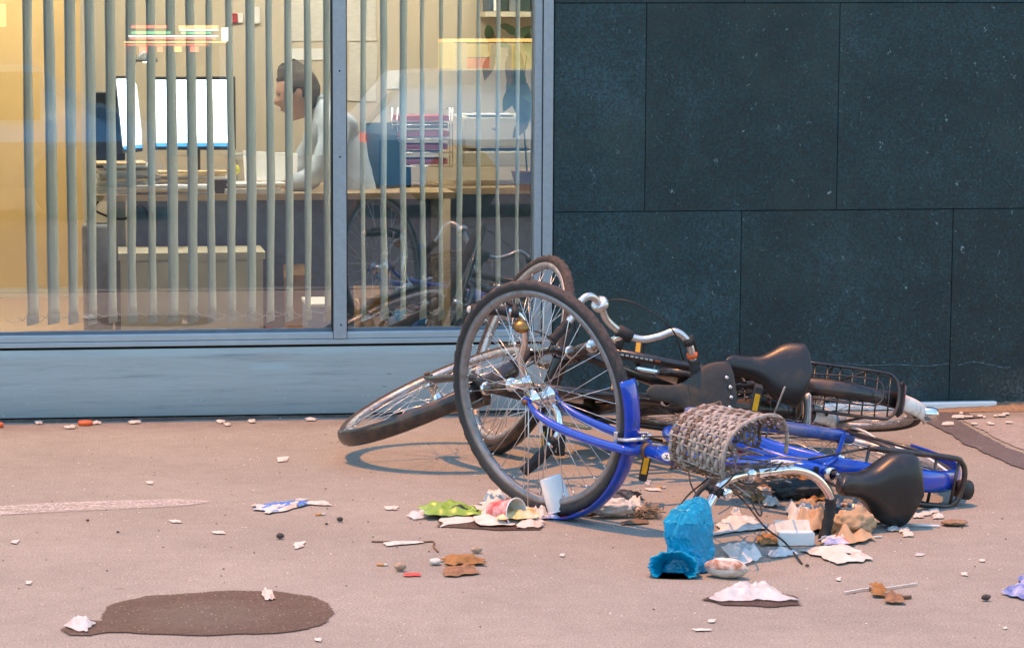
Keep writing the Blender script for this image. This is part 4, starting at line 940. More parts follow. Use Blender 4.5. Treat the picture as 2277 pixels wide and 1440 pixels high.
    if g.get('white_tip'):
        b = arc_fender(rh, V((1, 0, 0)), V((0, 0, 1)), YL, Rw+.0205, a1-g['white_tip'], a1+.6, wd=.0285, dep=.0125, seg=14); b.build('mudguard_tip', M['whiteplastic'], root)
    b = MB()
    for y in (-1, 1):
        for aa in (a1-14, ):
            t = R(aa); b.tube([rh+V((0, .058*y, 0)), rh+V((math.cos(t), 0, math.sin(t)))*(Rw+.012)+V((0, .026*y, 0))], .0018, 6)
    b.build('mudguard_stay', M['steel'], root)
    # stem and handlebar
    T = g['tst']; e = g['ext']; sm = g.get('stem_m', M['chrome'])
    hw, gb, gu, bu = g['hw'], g['gb'], g['gu'], g['bu']
    def half(y):
        return [st(T, e, 0), st(T, e+.02, .10*y, bu*.6), st(T, e-.01, (hw-.03)*y, bu), st(T, e+gb*.45, hw*y, bu*.5+gu*.3), st(T, e+gb, (hw+.02)*y, gu)]
    if g.get('half_px'):
        inv = root.matrix_world.inverted(); HP = {y: [inv @ Fc(*q) for q in g['half_px'][y]] for y in (1, -1)}
        half = lambda y: HP[y]
    left, right = half(1), half(-1)
    path = cr(list(reversed(right))+left[1:], 9)
    b = MB(); cl_ = left[0]; t0 = ax(g['tht']); tc_ = ax(min(T-.03, max(g['tht']+.05, (cl_-H0).dot(AX)-.03)))
    b.tube([t0, tc_], .0115, 12); b.tube(cr([tc_-AX*.01, tc_.lerp(cl_, .4)+AX*.012, cl_], 5), .0125, 12); dd0 = (left[1]-right[1]).normalized()
    b.lathe(cl_-dd0*.022, dd0, [(0, 0), (.0185, 0), (.0185, .044), (0, .044)], 16); b.build('stem', sm, root)
    hb = MB(); hb.tube(path, g.get('bar_r', .0112), 14); hbo = hb.build('handlebar', g['bar_m'], root)
    for (pp, y) in ((left, 1), (right, -1)):
        q = cr(pp, 9); acc = 0.; k = len(q)-1
        while k > 1 and acc < g.get('grip_len', .115): acc += (q[k]-q[k-1]).length; k -= 1
        q = q[k:]
        if g.get('no_grip') == y: 
            b = MB(); b.lathe(q[-1], q[-1]-q[-2], [(.0, .001), (.0095, .001), (.0095, 0)], 12); b.build('bar_end', M['dark'], hbo); continue
        rr = [.0155+.0016*math.sin(i*2.2) for i in range(len(q))]; rr[0] = .0185; rr[-1] = .0175; rr[-2] = .0175
        b = MB(); b.tube(q, rr, 14); b.build('grip', M['grip'], hbo)
    for y in g.get('levers', (1, -1)):
        pp = cr(half(y), 9); acc = 0.; kk = len(pp)-1
        while kk > 1 and acc < .135: acc += (pp[kk]-pp[kk-1]).length; kk -= 1
        a = pp[kk]; d = (pp[-2]-a).normalized(); nrm = pfs if abs(d.dot(pfs)) < .6 else AX
        dwn = (-AX*.3+pfs*.6+yls*.25*y).normalized(); dwn = (dwn-d*dwn.dot(d)).normalized()
        b = MB(); b.lathe(a-d*.012, d, [(0, 0), (.0155, 0), (.0155, .024), (0, .024)], 14); b.tube([a, a+dwn*.03], .009, 8)
        b.tube(cr([a+dwn*.03-d*.01, a+dwn*.045+d*.03, a+dwn*.045+d*.08, a+dwn*.03+d*.12], 5), [.0075, .0075, .007, .007, .0065, .0065, .006, .006, .0055, .0055, .005, .005, .005, .0052, .006, .007], 10)
        b.build('brake_lever', g.get('lever_m', M['grip']), hbo)
    # cranks, pedals, chain case
    ca = R(g.get('crank', 0))
    for y in (-1, 1):
        d = V((math.cos(ca), 0, math.sin(ca)))*(1 if y > 0 else -1); p0 = bb+V((0, .05*y, 0)); p1 = p0+d*.165+V((0, .012*y, 0))
        b = MB(); b.tube([bb+V((0, .03*y, 0)), p0], .010, 10); b.obox((p0+p1)/2, d, YL, d.cross(YL), .09, .006, .011, .003); b.build('crank', M['chrome'] if not g.get('dark_crank') else M['black'], root)
        pc = p1+V((0, .055*y, 0)); pa = R(g.get('pedal', 20)); ex = V((math.cos(pa), 0, math.sin(pa))); ez = V((-math.sin(pa), 0, math.cos(pa)))
        b = MB(); b.tube([p1, p1+V((0, .1*y, 0))], .0065, 8)
        for sx in (-1, 1):
            b.obox(pc+ex*.030*sx, ex, YL, ez, .010, .046, .013, .003)
        for dy in (-.044, .044): b.obox(pc+V((0, dy, 0)), ex, YL, ez, .040, .004, .011, .002)
        pd = b.build('pedal', M['black_rub'], root)
        for sx in (-1, 1):
            b = MB(); b.obox(pc+ex*.0412*sx, ex, YL, ez, .0016, .026, .008); b.build('reflector', M['yellow'], pd)
    if g.get('case'):
        b = MB(); lo = []
        for (yo, k) in ((-.036, .86), (-.040, 1.), (-.062, 1.), (-.066, .86)):
            L = []
            for j in range(40):
                a = 2*math.pi*j/40; cc = bb if math.cos(a) > 0 else rh; rr = (g.get('case_r', .098) if math.cos(a) > 0 else g.get('case_r', .098)*.55)*k
                L.append(V((cc.x+rr*math.cos(a), yo, cc.z+rr*math.sin(a))))
            lo.append(L)
        b.loft(lo, True, True); b.build('chain_case', g['case'], root)
    else:
        b = MB(); b.lathe(bb+V((0, -.044, 0)), YL, [(.06, -.002), (.088, -.002), (.092, 0), (.088, .002), (.06, .002), (.06, -.002)], 44); b.build('chainring', M['rust'], root)
        b = MB(); pts = []
        for j in range(60):
            a = 2*math.pi*j/60; cc = bb if math.cos(a) > 0 else rh; rr = .092 if math.cos(a) > 0 else .036
            pts.append(V((cc.x+rr*math.cos(a), -.044, cc.z+rr*math.sin(a))))
        b.tube(pts, .0042, 6, closed=True); b.build('chain', M['rust'], root)
    # seat post and saddle
    sx, sz = g['seatx'], g['seatz']
    b = MB(); b.tube([stop-sdir*.02, V((sx+.01, 0, sz-.05))], .0125, 12); b.build('seat_post', M['chrome'], root)
    b = MB(); b.lathe(stop-sdir*.012, sdir, [(.0175, 0), (.0195, .002), (.0195, .018), (.0175, .02)], 16); b.build('seat_clamp', M['chrome'], root)
    sb = saddle_mesh(sx, sz, *g['saddle']); so_ = sb.build('saddle', g['saddle_m'], root)
    b = MB()
    for y in (-1, 1):
        b.tube(cr([V((sx+.11, .012*y, sz-.03)), V((sx+.04, .022*y, sz-.055)), V((sx-.04, .022*y, sz-.058)), V((sx-.10, .05*y, sz-.05))], 5), .0035, 8)
        if g.get('springs'):
            b.tube([V((sx-.09, .055*y, sz-.05))+V((.013*math.cos(k*.8), .013*math.sin(k*.8), -.0013*k)) for k in range(44)], .0022, 6)
    b.build('saddle_rail', M['chrome'], so_)
    if g.get('rivets'):
        for (dx, dy) in ((.118, 0), (-.105, -.062), (-.118, -.032), (-.122, 0), (-.118, .032), (-.105, .062)):
            zz = sz-.004*(dx > 0); b = MB(); b.lathe(V((sx+dx, dy, zz-.004)), (0, 0, 1), [(.0065, 0), (.0065, .005), (.004, .007), (0, .0075)], 10); b.build('rivet', M['steel'], so_)
    # luggage rack
    rz, rr_ = g['rackz'], g['rackr']; rf = .12; hwk = g.get('rackw', .066); rm = g.get('rack_m', M['black'])
    b = MB(); loop = [V((rf, hwk, rz)), V((rr_+.07, hwk, rz)), V((rr_+.02, hwk*.85, rz)), V((rr_, hwk*.4, rz)), V((rr_, -hwk*.4, rz)), V((rr_+.02, -hwk*.85, rz)), V((rr_+.07, -hwk, rz)), V((rf, -hwk, rz))]
    b.tube(cr(loop, 6), g.get('rackt', .0058), 10); rko = b.build('luggage_rack', rm, root)
    nb = g.get('rackbars', 6)
    for i in range(nb):
        x = rf+(rr_+.03-rf)*(i/(nb-1)); b = MB(); b.tube([V((x, -hwk, rz)), V((x, hwk, rz))], g.get('barr', .0028), 8); b.build('cross_bar', rm, rko)
    b = MB()
    for y in (-1, 1):
        b.tube([V((rf-.10, hwk*y, rz)), rh+V((-.005, .068*y, .01))], .0052, 8); b.tube([V((rr_+.10, hwk*y, rz)), rh+V((-.008, .068*y, .01))], .0052, 8)
        b.tube([V((rf, hwk*y, rz)), stop-sdir*.10+V((0, .016*y, 0))], .004, 8)
    b.build('rack_strut', rm, rko)
    if g.get('clip'):
        b = MB(); zc = rz+.02; b.tube(cr([V((rf-.02, .04, rz+.006)), V((rf-.2, .045, zc+.012)), V((rf-.26, .03, zc+.014)), V((rf-.26, -.03, zc+.014)), V((rf-.2, -.045, zc+.012)), V((rf-.02, -.04, rz+.006))], 6), .003, 8); b.build('spring_clip', rm, rko)
    # kickstand
    b = MB(); b.tube(cr([bb+V((-.05, .03, -.0)), bb+V((-.12, .06, -.06)), bb+V((-.28, .075, -.10))], 5), .008, 8); b.build('kickstand', g.get('stand_m', M['black']), root)
    for (nm, pts, r_, m_) in g.get('cables', lambda *a: [])(st, ax, T, stop, bb, fh):
        b = MB(); b.tube(cr(pts, 7), r_, 7); b.build(nm, m_, root)
    return root, dict(st=st, ax=ax, fh=fh, rh=rh, bb=bb, stop=stop, pfs=pfs, yls=yls, T=T, e=e, half=half, hbo=hbo, so=so_, rko=rko, Rw=Rw, sz=sz, sx=sx, rz=rz, rr=rr_)

A, ai = bike(dict(label='blue step-through bicycle with its front wheel turned upright, foremost of the pile', pose=[[-0.9424, -0.1792, 0.2823, 2.1683], [-0.2932, 0.0365, -0.9554, -1.5868], [0.1608, -0.9831, -0.0869, 0.1654]], steer=-76.5,
    style='low', frame_m=M['blue'], fender_m=M['blue'], tyre_f=M['tyre'], rim_f=M['rim_dark'], tyre_r=M['tyre'], rim_r=M['rim'], ffend=(68, 188), fw=.034, rfend=(-10, 200),
    tst=.80, hw=.264, gb=-.187, gu=.045, bu=.052, half_px={1: [(1668, 1054, -2.82), (1630, 1062, -2.90), (1602, 1078, -2.96), (1582, 1112, -2.99), (1542, 1192, -3.02)], -1: [(1668, 1054, -2.82), (1715, 1048, -2.78), (1768, 1044, -2.74), (1812, 1060, -2.70), (1842, 1096, -2.67), (1846, 1130, -2.66), (1832, 1200, -2.66)]}, bar_r=.0118, bar_m=M['chrome'], no_grip=1, levers=(1,), lever_m=M['grip'], crank=-2, pedal=60, case=M['blue_dull'], case_r=.062,
    seatx=.225, seatz=.940, saddle=(.285, .112, .033, .055, .085, .02), saddle_m=M['saddle'], rackz=.668, rackr=-.235, rackw=.075, rackt=.0088, rackbars=5, barr=.005, stube=.50, cup_m=M['rust'], springs=True,
    cables=lambda st, ax, T, stop, bb, fh: [('brake_cable', [st(T, .04, .22, .04), st(T+.03, .12, .2, .06), st(T-.06, .13, .08, -.02), st(.42, .05, .03)], .0025, M['cable_black'])]))
B, bi = bike(dict(label='black bicycle lying behind with its front wheel tipped up towards the window panel', pose=[[-0.9966, -0.0785, 0.0263, 2.1003], [-0.0065, -0.2426, -0.9701, -0.7258], [0.0825, -0.967, 0.2412, 0.0385]], steer=211.35,
    style='dia', frame_m=M['black'], fender_m=M['black'], tyre_f=M['tyre2'], rim_f=M['rim'], tyre_r=M['tyre2'], rim_r=M['rim'], ffend=(70, 196), fw=.030, rfend=(20, 168), white_tip=40,
    tst=.635, hw=.239, gb=-.145, gu=-.021, bu=.05, half_px={1: [(1172, 850, -1.60), (1158, 800, -1.61), (1168, 752, -1.63), (1160, 708, -1.645), (1130, 692, -1.65), (1046, 688, -1.64)], -1: [(1172, 850, -1.60), (1195, 884, -1.61), (1234, 908, -1.63), (1244, 950, -1.65), (1226, 985, -1.655), (1164, 1050, -1.65)]}, bar_m=M['chrome'], crank=35, case=M['black'], levers=(1, -1),
    seatx=.25, seatz=.907, saddle=(.30, .118, .026, .016, .03, .06), saddle_m=M['leather'], rivets=True, rackz=.713, rackr=-.169, rackbars=4, stube=.47, clip=True, knob=False, springs=True,
    cables=lambda st, ax, T, stop, bb, fh: [('brake_cable', [st(T, .0, .2, .05), st(T+.05, .1, .1, .04), st(T-.06, .12, .03, 0), st(.40, .06, 0), st(.2, .04, -.05)], .0022, M['cable_black'])]))
C, ci = bike(dict(label='black bicycle against the stone wall with silver handlebar and wire rack, rearmost of the pile', pose=[[-0.9835, -0.1637, -0.0774, 2.4647], [0.122, -0.2834, -0.9512, -0.6907], [0.1338, -0.9449, 0.2987, 0.0467]], steer=-97.44,
    style='dia', frame_m=M['black'], fender_m=M['black'], tyre_f=M['tyre2'], rim_f=M['rim'], tyre_r=M['tyre2'], rim_r=M['rim'], ffend=(100, 205), fw=.029, rfend=(15, 166), white_tip=38,
    tst=.735, hw=.225, gb=-.136, gu=.028, bu=.068, half_px={1: [(1388, 742, -1.545), (1350, 712, -1.57), (1334, 676, -1.60), (1312, 658, -1.63), (1290, 672, -1.64), (1272, 706, -1.645), (1226, 758, -1.66)], -1: [(1388, 742, -1.545), (1428, 754, -1.55), (1465, 748, -1.56), (1502, 737, -1.57), (1530, 760, -1.57), (1541, 800, -1.56), (1548, 852, -1.555)]}, grip_len=.075, bar_r=.0118, bar_m=M['silver'], crank=-170, pedal=75, case=M['black'], levers=(-1,),
    seatx=.255, seatz=.905, saddle=(.285, .105, .032, .045, .095, .02), saddle_m=M['saddle'], rackz=.69, rackr=-.203, rackbars=8, rackw=.078, stube=.46, clip=True, springs=True,
    cables=lambda st, ax, T, stop, bb, fh: [('brake_cable', [st(T, .0, -.22, .05), st(T+.02, .06, -.10, .12), st(T, .1, .06, .10), st(T-.08, .06, .12, 0), st(.5, .03, .03)], .0025, M['cable_black'])]))

# ---- fittings that only one of the bicycles has
def Lp(root, w):                      # world point -> the bicycle's own frame
    return root.matrix_world.inverted() @ V(w)
def Ld(root, d):
    return root.matrix_world.inverted().to_3x3() @ V(d)
# blue bicycle: head badge, brake caliper, tail lamp, white flash, cables
st, ax = ai['st'], ai['ax']
nb = Ld(A, CAM-(A.matrix_world @ ax(.49))); nb = (nb-AX*nb.dot(AX)).normalized(); sdv = AX.cross(nb)
b = MB(); c0 = ax(.50); K = []
for j in range(24):
    a = 2*math.pi*j/24; u = .012*math.cos(a); w_ = .017*math.sin(a); ph = u/.0188; K.append(c0+AX*w_+(nb*math.cos(ph)+sdv*math.sin(ph))*.0191)
b.add(K+[c0+nb*.0193], [(j, (j+1) % 24, 24) for j in range(24)]); b.build('head_badge', M['whiteplastic'], A)
b = MB()
for (u0, w0, u1, w1) in ((-.005, -.008, .003, .009), (.003, .009, .006, -.007), (-.007, .002, .007, .0)):
    f = lambda u, w_: c0+AX*w_+(nb*math.cos(u/.0188)+sdv*math.sin(u/.0188))*.0196
    b.tube([f(u0, w0), f((u0+u1)/2, (w0+w1)/2), f(u1, w1)], .0009, 5)
b.build('badge_mark', M['dark'], A)
b = MB()
for y in (-1, 1):
    b.tube(cr([st(.40, .03, 0), st(.40, .035, .028*y), st(.375, .03, .042*y), st(.335, .02, .036*y)], 5), .0058, 8)
    b.obox(st(.325, .018, .030*y), ai["pfs"], ai['yls'], AX, .022, .006, .007, .002)
b.lathe(st(.40, .022, 0), ai['pfs'], [(0, 0), (.008, 0), (.008, .02), (0, .021)], 10)
b.build('brake_caliper', M['silver'], A)
stop = ai['stop']
b = MB(); tp = stop-V((-.345, 0, .939))*.03; dr = (ax(.505)-stop).normalized(); nA = Ld(A, CAM-(A.matrix_world @ stop)); nA = (nA-dr*nA.dot(dr)).normalized(); sA = dr.cross(nA); loops = []
path = cr([ax(.505), ax(.505)+V((-.2, 0, -.035)), stop+V((.16, 0, -.055)), stop-V((-.345, 0, .939))*.03], 6)
q = path[11:17]
for i, p in enumerate(q):
    t = i/(len(q)-1); wd = .55*math.sin(math.pi*min(1, .12+t*.88))**.7+.02; loops.append([p+(nA*math.cos(a+.25)+sA*math.sin(a+.25))*.0204 for a in (-wd, -wd*.4, wd*.4, wd)])
b.loft(loops, closed=False); b.build('white_flash', M['whiteplastic'], A)
p = path[17]; b = MB(); b.loft([[p+dr*d_+(nA*math.cos(a)+sA*math.sin(a))*.0205 for a in (-.5, -.2, .2, .5)] for d_ in (-.018, .018)], closed=False); b.build('sticker', M['dark'], A)
p0 = V((ai['rr']-.02, .02, ai['rz']-.02)); b = MB(); b.lathe(p0+V((.02, 0, 0)), (-1, 0, 0), [(.0, 0), (.026, 0), (.03, .012), (.03, .04), (.022, .04), (.02, .02), (0, .02)], 20); b.build('tail_lamp', M['black_rub'], A)
b = MB(); p1 = st(ai['T'], .05, .24, .05); 
b.tube(cr([p1, Lp(A, G(1640, 1100, .12)), Lp(A, G(1700, 1170, .05)), Lp(A, G(1745, 1205, .02)), Lp(A, G(1783, 1252, .004))], 8), .0028, 7); b.build('brake_cable', M['cable_black'], A)
b = MB(); b.tube(cr([st(ai['T'], .05, .20, .05), Lp(A, G(1668, 1085, .13)), Lp(A, G(1692, 1128, .07)), Lp(A, G(1688, 1145, .06)), Lp(A, G(1660, 1095, .12))], 8), .0024, 7); b.build('brake_cable', M['cable_black'], A)
b = MB(); b.tube(cr([st(ai['T'], .04, -.05, .03), st(ai['T']-.03, .02, -.16, .0), st(ai['T']-.06, -.02, -.22, -.02), st(ai['T']-.02, -.06, -.25, 0)], 8), .0026, 7); b.build('brake_cable', M['cable_black'], A)
b = MB(); pw = ai['half'](1)[2]; b.lathe(pw+ai['pfs']*-.02, AX, [(0, 0), (.017, 0), (.017, .03), (.012, .034), (0, .034)], 14); b.build('bar_clamp', M['chrome'], A)
# black bicycles: tail plates, lamps, bell
for (root, inf, big) in ((B, bi, 1), (C, ci, 0)):
    xx = inf['rr']-.012; z0 = inf['rz']-.012; b = MB()
    b.obox(V((xx, 0, z0-.01)), (0, 1, 0), (1, 0, .15), (0, 0, 1), .058, .009, .026, .008); pl_ = b.build('tail_plate', M['whiteplastic'] if big else M['black_rub'], root)
    b = MB(); b.obox(V((xx-.0105, 0, z0-.01)), (0, 1, 0), (1, 0, .15), (0, 0, 1), .046, .003, .018, .002); b.build('reflector', M['red_reflector'], pl_)
t = R(160); rf = bi['rh']+V((math.cos(t), 0, math.sin(t)))*(.372); b = MB(); b.lathe(rf, (math.cos(t), 0, math.sin(t)), [(.02, -.004), (.02, .014), (.016, .026), (.006, .032), (0, .033)], 16); b.build('tail_lamp', M['midgrey'], B)
t = R(158); rf = ci['rh']+V((math.cos(t), 0, math.sin(t)))*(.372); b = MB(); b.lathe(rf, (math.cos(t), 0, math.sin(t)), [(.024, -.004), (.024, .016), (.019, .03), (.008, .038), (0, .039)], 16); b.build('tail_lamp', M['chrome'], C)
b = MB(); pw = cr(bi['half'](1), 9)[-17]; b.lathe(pw+Ld(B, (0, -.03, -.03)), Ld(B, (0, -.5, .85)), [(.0, -.012), (.012, -.012), (.024, -.008), (.0275, 0), (.026, .006), (.019, .014), (.008, .0185), (0, .019)], 22); b.build('bell', M['brass'], bi['hbo'])
b = MB(); pe_ = cr(bi['half'](1), 9)[-1]; b.ball(pe_, .0125, n=12); b.build('grip_cap', M['whiteplastic'], bi['hbo'])
pw = cr(ci['half'](-1), 9)[-11]; pq = cr(ci['half'](-1), 9)[-13]
b = MB(); b.lathe(pq, pw-pq, [(0, 0), (.0175, 0), (.0175, .014), (0, .014)], 14); b.build('grip_collar', M['orange_plastic'], ci['hbo'])
b = MB(); pw = ci['half'](1)[2]; dd = (ci['half'](1)[3]-ci['half'](1)[1]).normalized(); b.lathe(pw-dd*.012, dd, [(0, 0), (.026, 0), (.028, .006), (.028, .018), (.024, .024), (.012, .024), (0, .02)], 18); b.build('bell', M['silver'], ci['hbo'])
b = MB(); pq = ci['half'](1)[0]; dd = (ci['half'](1)[1]-ci['half'](-1)[1]).normalized(); b.lathe(pq-dd*.024, dd, [(0, 0), (.021, 0), (.021, .048), (0, .048)], 16); b.tube([pq, pq+Ld(C, (-.02, 0, -.05))], .012, 10); b.build('bar_clamp', M['grip'], ci['hbo'])
# lettering bands on the rear bicycle's frame tubes
tt0, tt1 = ci['ax'](.535), ci['stop']; dr = (tt1-tt0).normalized(); nn = Ld(C, CAM-(C.matrix_world @ tt0)); nn = (nn-dr*nn.dot(dr)).normalized(); ss = dr.cross(nn)
def band(s0, s1, a0, a1, m, rad=.0164, base=None):
    b = MB(); o_ = base or tt0
    b.loft([[o_+dr*s+(nn*math.cos(a0+(a1-a0)*k/3)+ss*math.sin(a0+(a1-a0)*k/3))*rad for k in range(4)] for s in (s0, s1)], closed=False); return b.build('decal', m, C)
for i in range(9): band(.075+i*.0165, .075+i*.0165+.011, .02, .34, M['whiteplastic'])
band(.06, .072, -.05, .42, M['orange_plastic']); band(.226, .245, .05, .3, M['orange_plastic'])
# front lamp on the rear black bicycle fork
b = MB(); b.lathe(bi['st'](.40, .05, 0), bi['pfs'], [(0, -.02), (.018, -.018), (.03, 0), (.033, .018), (.030, .022), (0, .016)], 20); b.build('head_lamp', M['black_rub'], B)

# ------------------------------------------------------------------ wicker basket on the blue bicycle's handlebar
bk = empty('wicker_basket', (0, 0, 0), 'torn grey wicker basket over the blue bicycle handlebar', 'basket'); bk.matrix_world = A.matrix_world.copy()
st = ai['st']; T = ai['T']
def bpt(th, s, k=1.):                # th round the basket, s 0 bottom .. 1 rim
    f = .095+(.082+.018*s)*k*math.copysign(abs(math.cos(th))**.8, math.cos(th)); l = .012+(.112+.022*s)*k*math.copysign(abs(math.sin(th))**.8, math.sin(th))
    return st(T-.205+.205*s, f, l)
NS, NR = 34, 14
torn = lambda th: .45 if math.cos(th) < -.55 else (1.0 if math.sin(th) < .2 else .97)
def keep(th, s): return not (math.cos(th) < -.35 and s > .30) and not (math.cos(th) < .25 and math.sin(th) < -.3 and s > .62)
for i in range(NS):
    th = 2*math.pi*i/NS; top = 1.06
    while top > .1 and not keep(th, min(top, 1)): top -= .04
    top += rng.uniform(-.02, .07); b = MB(); n = 10
    b.tube([bpt(th+.01*math.sin(j*1.7+i), top*j/n) for j in range(n+1)], .0026, 6); b.build('stake', M['wicker_dark'] if i % 3 == 0 else M['wicker'], bk)
for r_ in range(NR):
    s = .03+.94*r_/(NR-1); run = []; segs = []
    for i in range(NS*2+1):
        th = math.pi*i/NS; k = 1+.034*(1 if (i//2+r_) % 2 else -1)*(1 if i % 2 == 0 else 0)+.004*rng.uniform(-1, 1)
        if keep(th, s): run.append(bpt(th, s+.006*math.sin(i*.35+r_), k))
        else:
            if len(run) > 3: segs.append(run)
            run = []
    if len(run) > 3: segs.append(run)
    for sg in segs:
        b = MB(); cen = st(T-.1, .095, .012); rb_ = []
        for p in sg:
            rd = (p-cen); rd = (rd-AX*rd.dot(AX)).normalized(); rb_.append([p-AX*.0058-rd*.0010, p-AX*.0050+rd*.0012, p+AX*.0050+rd*.0012, p+AX*.0058-rd*.0010])
        b.loft(rb_, True, True); b.build('weaver', M['wicker'] if rng.random() < .75 else M['wicker_dark'], bk)
b = MB()
for j in range(9):
    f = .02+.15*j/8; b.tube([st(T-.205, f, -.09), st(T-.207, f, .115)], .003, 6)
for j in range(12):
    l = -.09+.20*j/11; b.tube([st(T-.203, .015, l), st(T-.203, .17, l)], .003, 6)
b.build('basket_bottom', M['wicker_dark'], bk, kind='stuff')
b = MB(); rimp = [bpt(2*math.pi*j/60, 1.03, 1.02) for j in range(-17, 22)]; b.tube(rimp, .006, 8); b.build('basket_rim', M['wicker'], bk)
for j in range(44):                    # broken canes hanging from the torn side
    th = rng.uniform(2.0, 4.3); p = bpt(th, rng.uniform(.2, .75)); w0 = A.matrix_world @ p
    d = V((rng.uniform(.25, 1.0), rng.uniform(-.3, .15), rng.uniform(-.25, .18))).normalized(); L0 = rng.uniform(.06, .16)
    w1 = w0+d*L0*.5+V((0, 0, rng.uniform(-.01, .015))); w2 = w0+d*L0
    for q in (w1, w2): q.z = max(q.z, .03)
    b = MB(); b.tube(cr([p, Lp(A, w1), Lp(A, w2)], 4), .0024, 5); b.build('broken_cane', M['wicker'] if j % 2 else M['wicker_dark'], bk)
for (a_, c_) in (((1690, 1010), (1745, 860)), ((1640, 960), (1700, 1010)), ((1610, 1035), (1580, 1062)), ((1700, 985), (1640, 935))):
    b = MB(); pa = Fc(a_[0], a_[1], -2.05); pc = Fc(c_[0], c_[1], -2.2); b.tube([Lp(A, pa), Lp(A, pa.lerp(pc, .5)+V((0, 0, .006))), Lp(A, pc)], .0032, 6); b.build('broken_cane', M['wicker'], bk)
# wire frame piece of the basket hook
b = MB(); b.tube([Lp(A, Fc(x, y, -2.30)) for (x, y) in ((1602, 945), (1637, 955), (1598, 1040), (1620, 1052))], .0028, 6); b.tube([Lp(A, Fc(x, y, -2.25)) for (x, y) in ((1595, 968), (1622, 978), (1645, 1022))], .0026, 6); b.build('wire_hook', M['wicker'], bk)

# ------------------------------------------------------------------ the street behind the viewer (seen only as reflections in the window)
M['opp_wall'] = mat('opposite_wall', (.10, .12, .14), .85, 0, .15, 2)
M['opp_glass'] = mat('opposite_window', (.02, .03, .04), .1)
M['sign_red'] = mat('lit_sign_red', (.8, .1, .05), .4, emit=(1.0, .18, .10), estr=1.5)
M['sign_orange'] = mat('lit_sign_orange', (.8, .4, .1), .4, emit=(1.0, .52, .16), estr=1.5)
M['sign_green'] = mat('lit_sign_green', (.1, .5, .2), .4, emit=(.25, .8, .35), estr=1.0)
M['shop_yellow'] = mat('lit_shop_window', (.8, .7, .3), .4, emit=(1.0, .72, .22), estr=.35, var=.4, scale=2.5)
M['shop_pale'] = mat('lit_shop_pale', (.8, .7, .4), .4, emit=(1.0, .80, .45), estr=.3)
M['shop_red'] = mat('lit_shop_red', (.6, .2, .15), .4, emit=(.9, .25, .16), estr=.5)
M['sign_white'] = mat('lit_sign_white', (.9, .9, .85), .4, emit=(1.0, .92, .75), estr=1.6)
M['p_tail'] = mat('red_tail_lamp', (.5, .02, .02), .3, emit=(1, .08, .05), estr=.6)
M['car_blue'] = mat('car_blue', (.04, .30, .55), .3, 0, .05, 10, coat=.8)
M['car_white'] = mat('car_white', (.50, .74, .90), .3, 0, .05, 10, coat=.8)
op = empty('opposite_building', (0, -25, 0), 'dark building across the street mirrored in the window', 'building'); ol = -V(op.location)
b = MB(); b.box((-40, -27, -.12), (60, -25, 3.0)); o = b.build('wall', M['opp_wall'], op); o.location = ol
for i in range(14):
    x = -20+i*4.0; b = MB(); b.box((x, -24.99, .6), (x+1.6, -24.9, 2.4)); o = b.build('window', M['opp_glass'], op); o.location = ol
def mir(x, y, Y): p = Fc(x, y, Y); return V((p.x, -Y, p.z))
def lit(name, label, x0, y0, x1, y1, Y, m, dep=.1):
    a = mir(x0, y1, Y); c = mir(x1, y0, Y); b = MB(); b.box((a.x, -Y-dep, a.z), (c.x, -Y, c.z)); return b, a
sg = empty('shop_sign', (mir(390, 120, 24.6).x, -24.9, 0), 'striped lit shop sign mirrored high in the wide window', 'sign'); sl = -V(sg.location)
for (x0, x1, y0, y1, mm) in ((292, 372, 57, 63, 'sign_red'), (398, 486, 57, 64, 'sign_orange'), (400, 486, 65, 69, 'sign_white'), (292, 380, 70, 76, 'sign_green'), (404, 470, 71, 76, 'sign_green'), (286, 486, 79, 83, 'sign_white'), (290, 480, 84, 88, 'sign_red'), (276, 505, 92, 96, 'sign_orange'), (276, 465, 99, 102, 'sign_red'), (310, 328, 104, 118, 'sign_red'), (350, 362, 104, 116, 'sign_red'), (388, 404, 104, 116, 'sign_orange'), (424, 442, 104, 116, 'sign_red'), (494, 508, 62, 92, 'sign_white')):
    b, a = lit('', '', x0, y0, x1, y1, 24.6, M[mm]); o = b.build('sign_band', M[mm], sg); o.location = sl
b = MB(); a = mir(276, 104, 24.6); c = mir(508, 58, 24.6); b.box((a.x, -24.98, -.1), (a.x+.1, -24.72, a.z)); b.box((c.x-.1, -24.98, -.1), (c.x, -24.72, a.z)); o = b.build('sign_post', M['midgrey'], sg); o.location = sl
sh_ = empty('lit_shop_window', (mir(1100, 158, 24.6).x, -24.7, 0), 'yellow lit shop window mirrored beside the plant', 'shop window'); sl = -V(sh_.location)
for (x0, y0, x1, y1, mm) in ((978, 86, 1250, 94, 'sign_orange'), (978, 94, 1010, 158, 'shop_yellow'), (1012, 96, 1040, 158, 'shop_pale'), (1042, 98, 1090, 128, 'shop_yellow'), (1042, 130, 1090, 158, 'shop_red'), (1092, 96, 1140, 158, 'shop_pale'), (1142, 96, 1250, 158, 'shop_yellow')):
    b, a = lit('', '', x0, y0, x1, y1, 24.6, M[mm]); o = b.build('pane', M[mm], sh_); o.location = sl
b, a = lit('', '', -60, 10, 12, 60, 24.6, M['sign_orange']); tag(b.build('lit_sign', M['sign_orange'], origin=a), 'orange lit sign mirrored at the far edge of the window', 'sign')
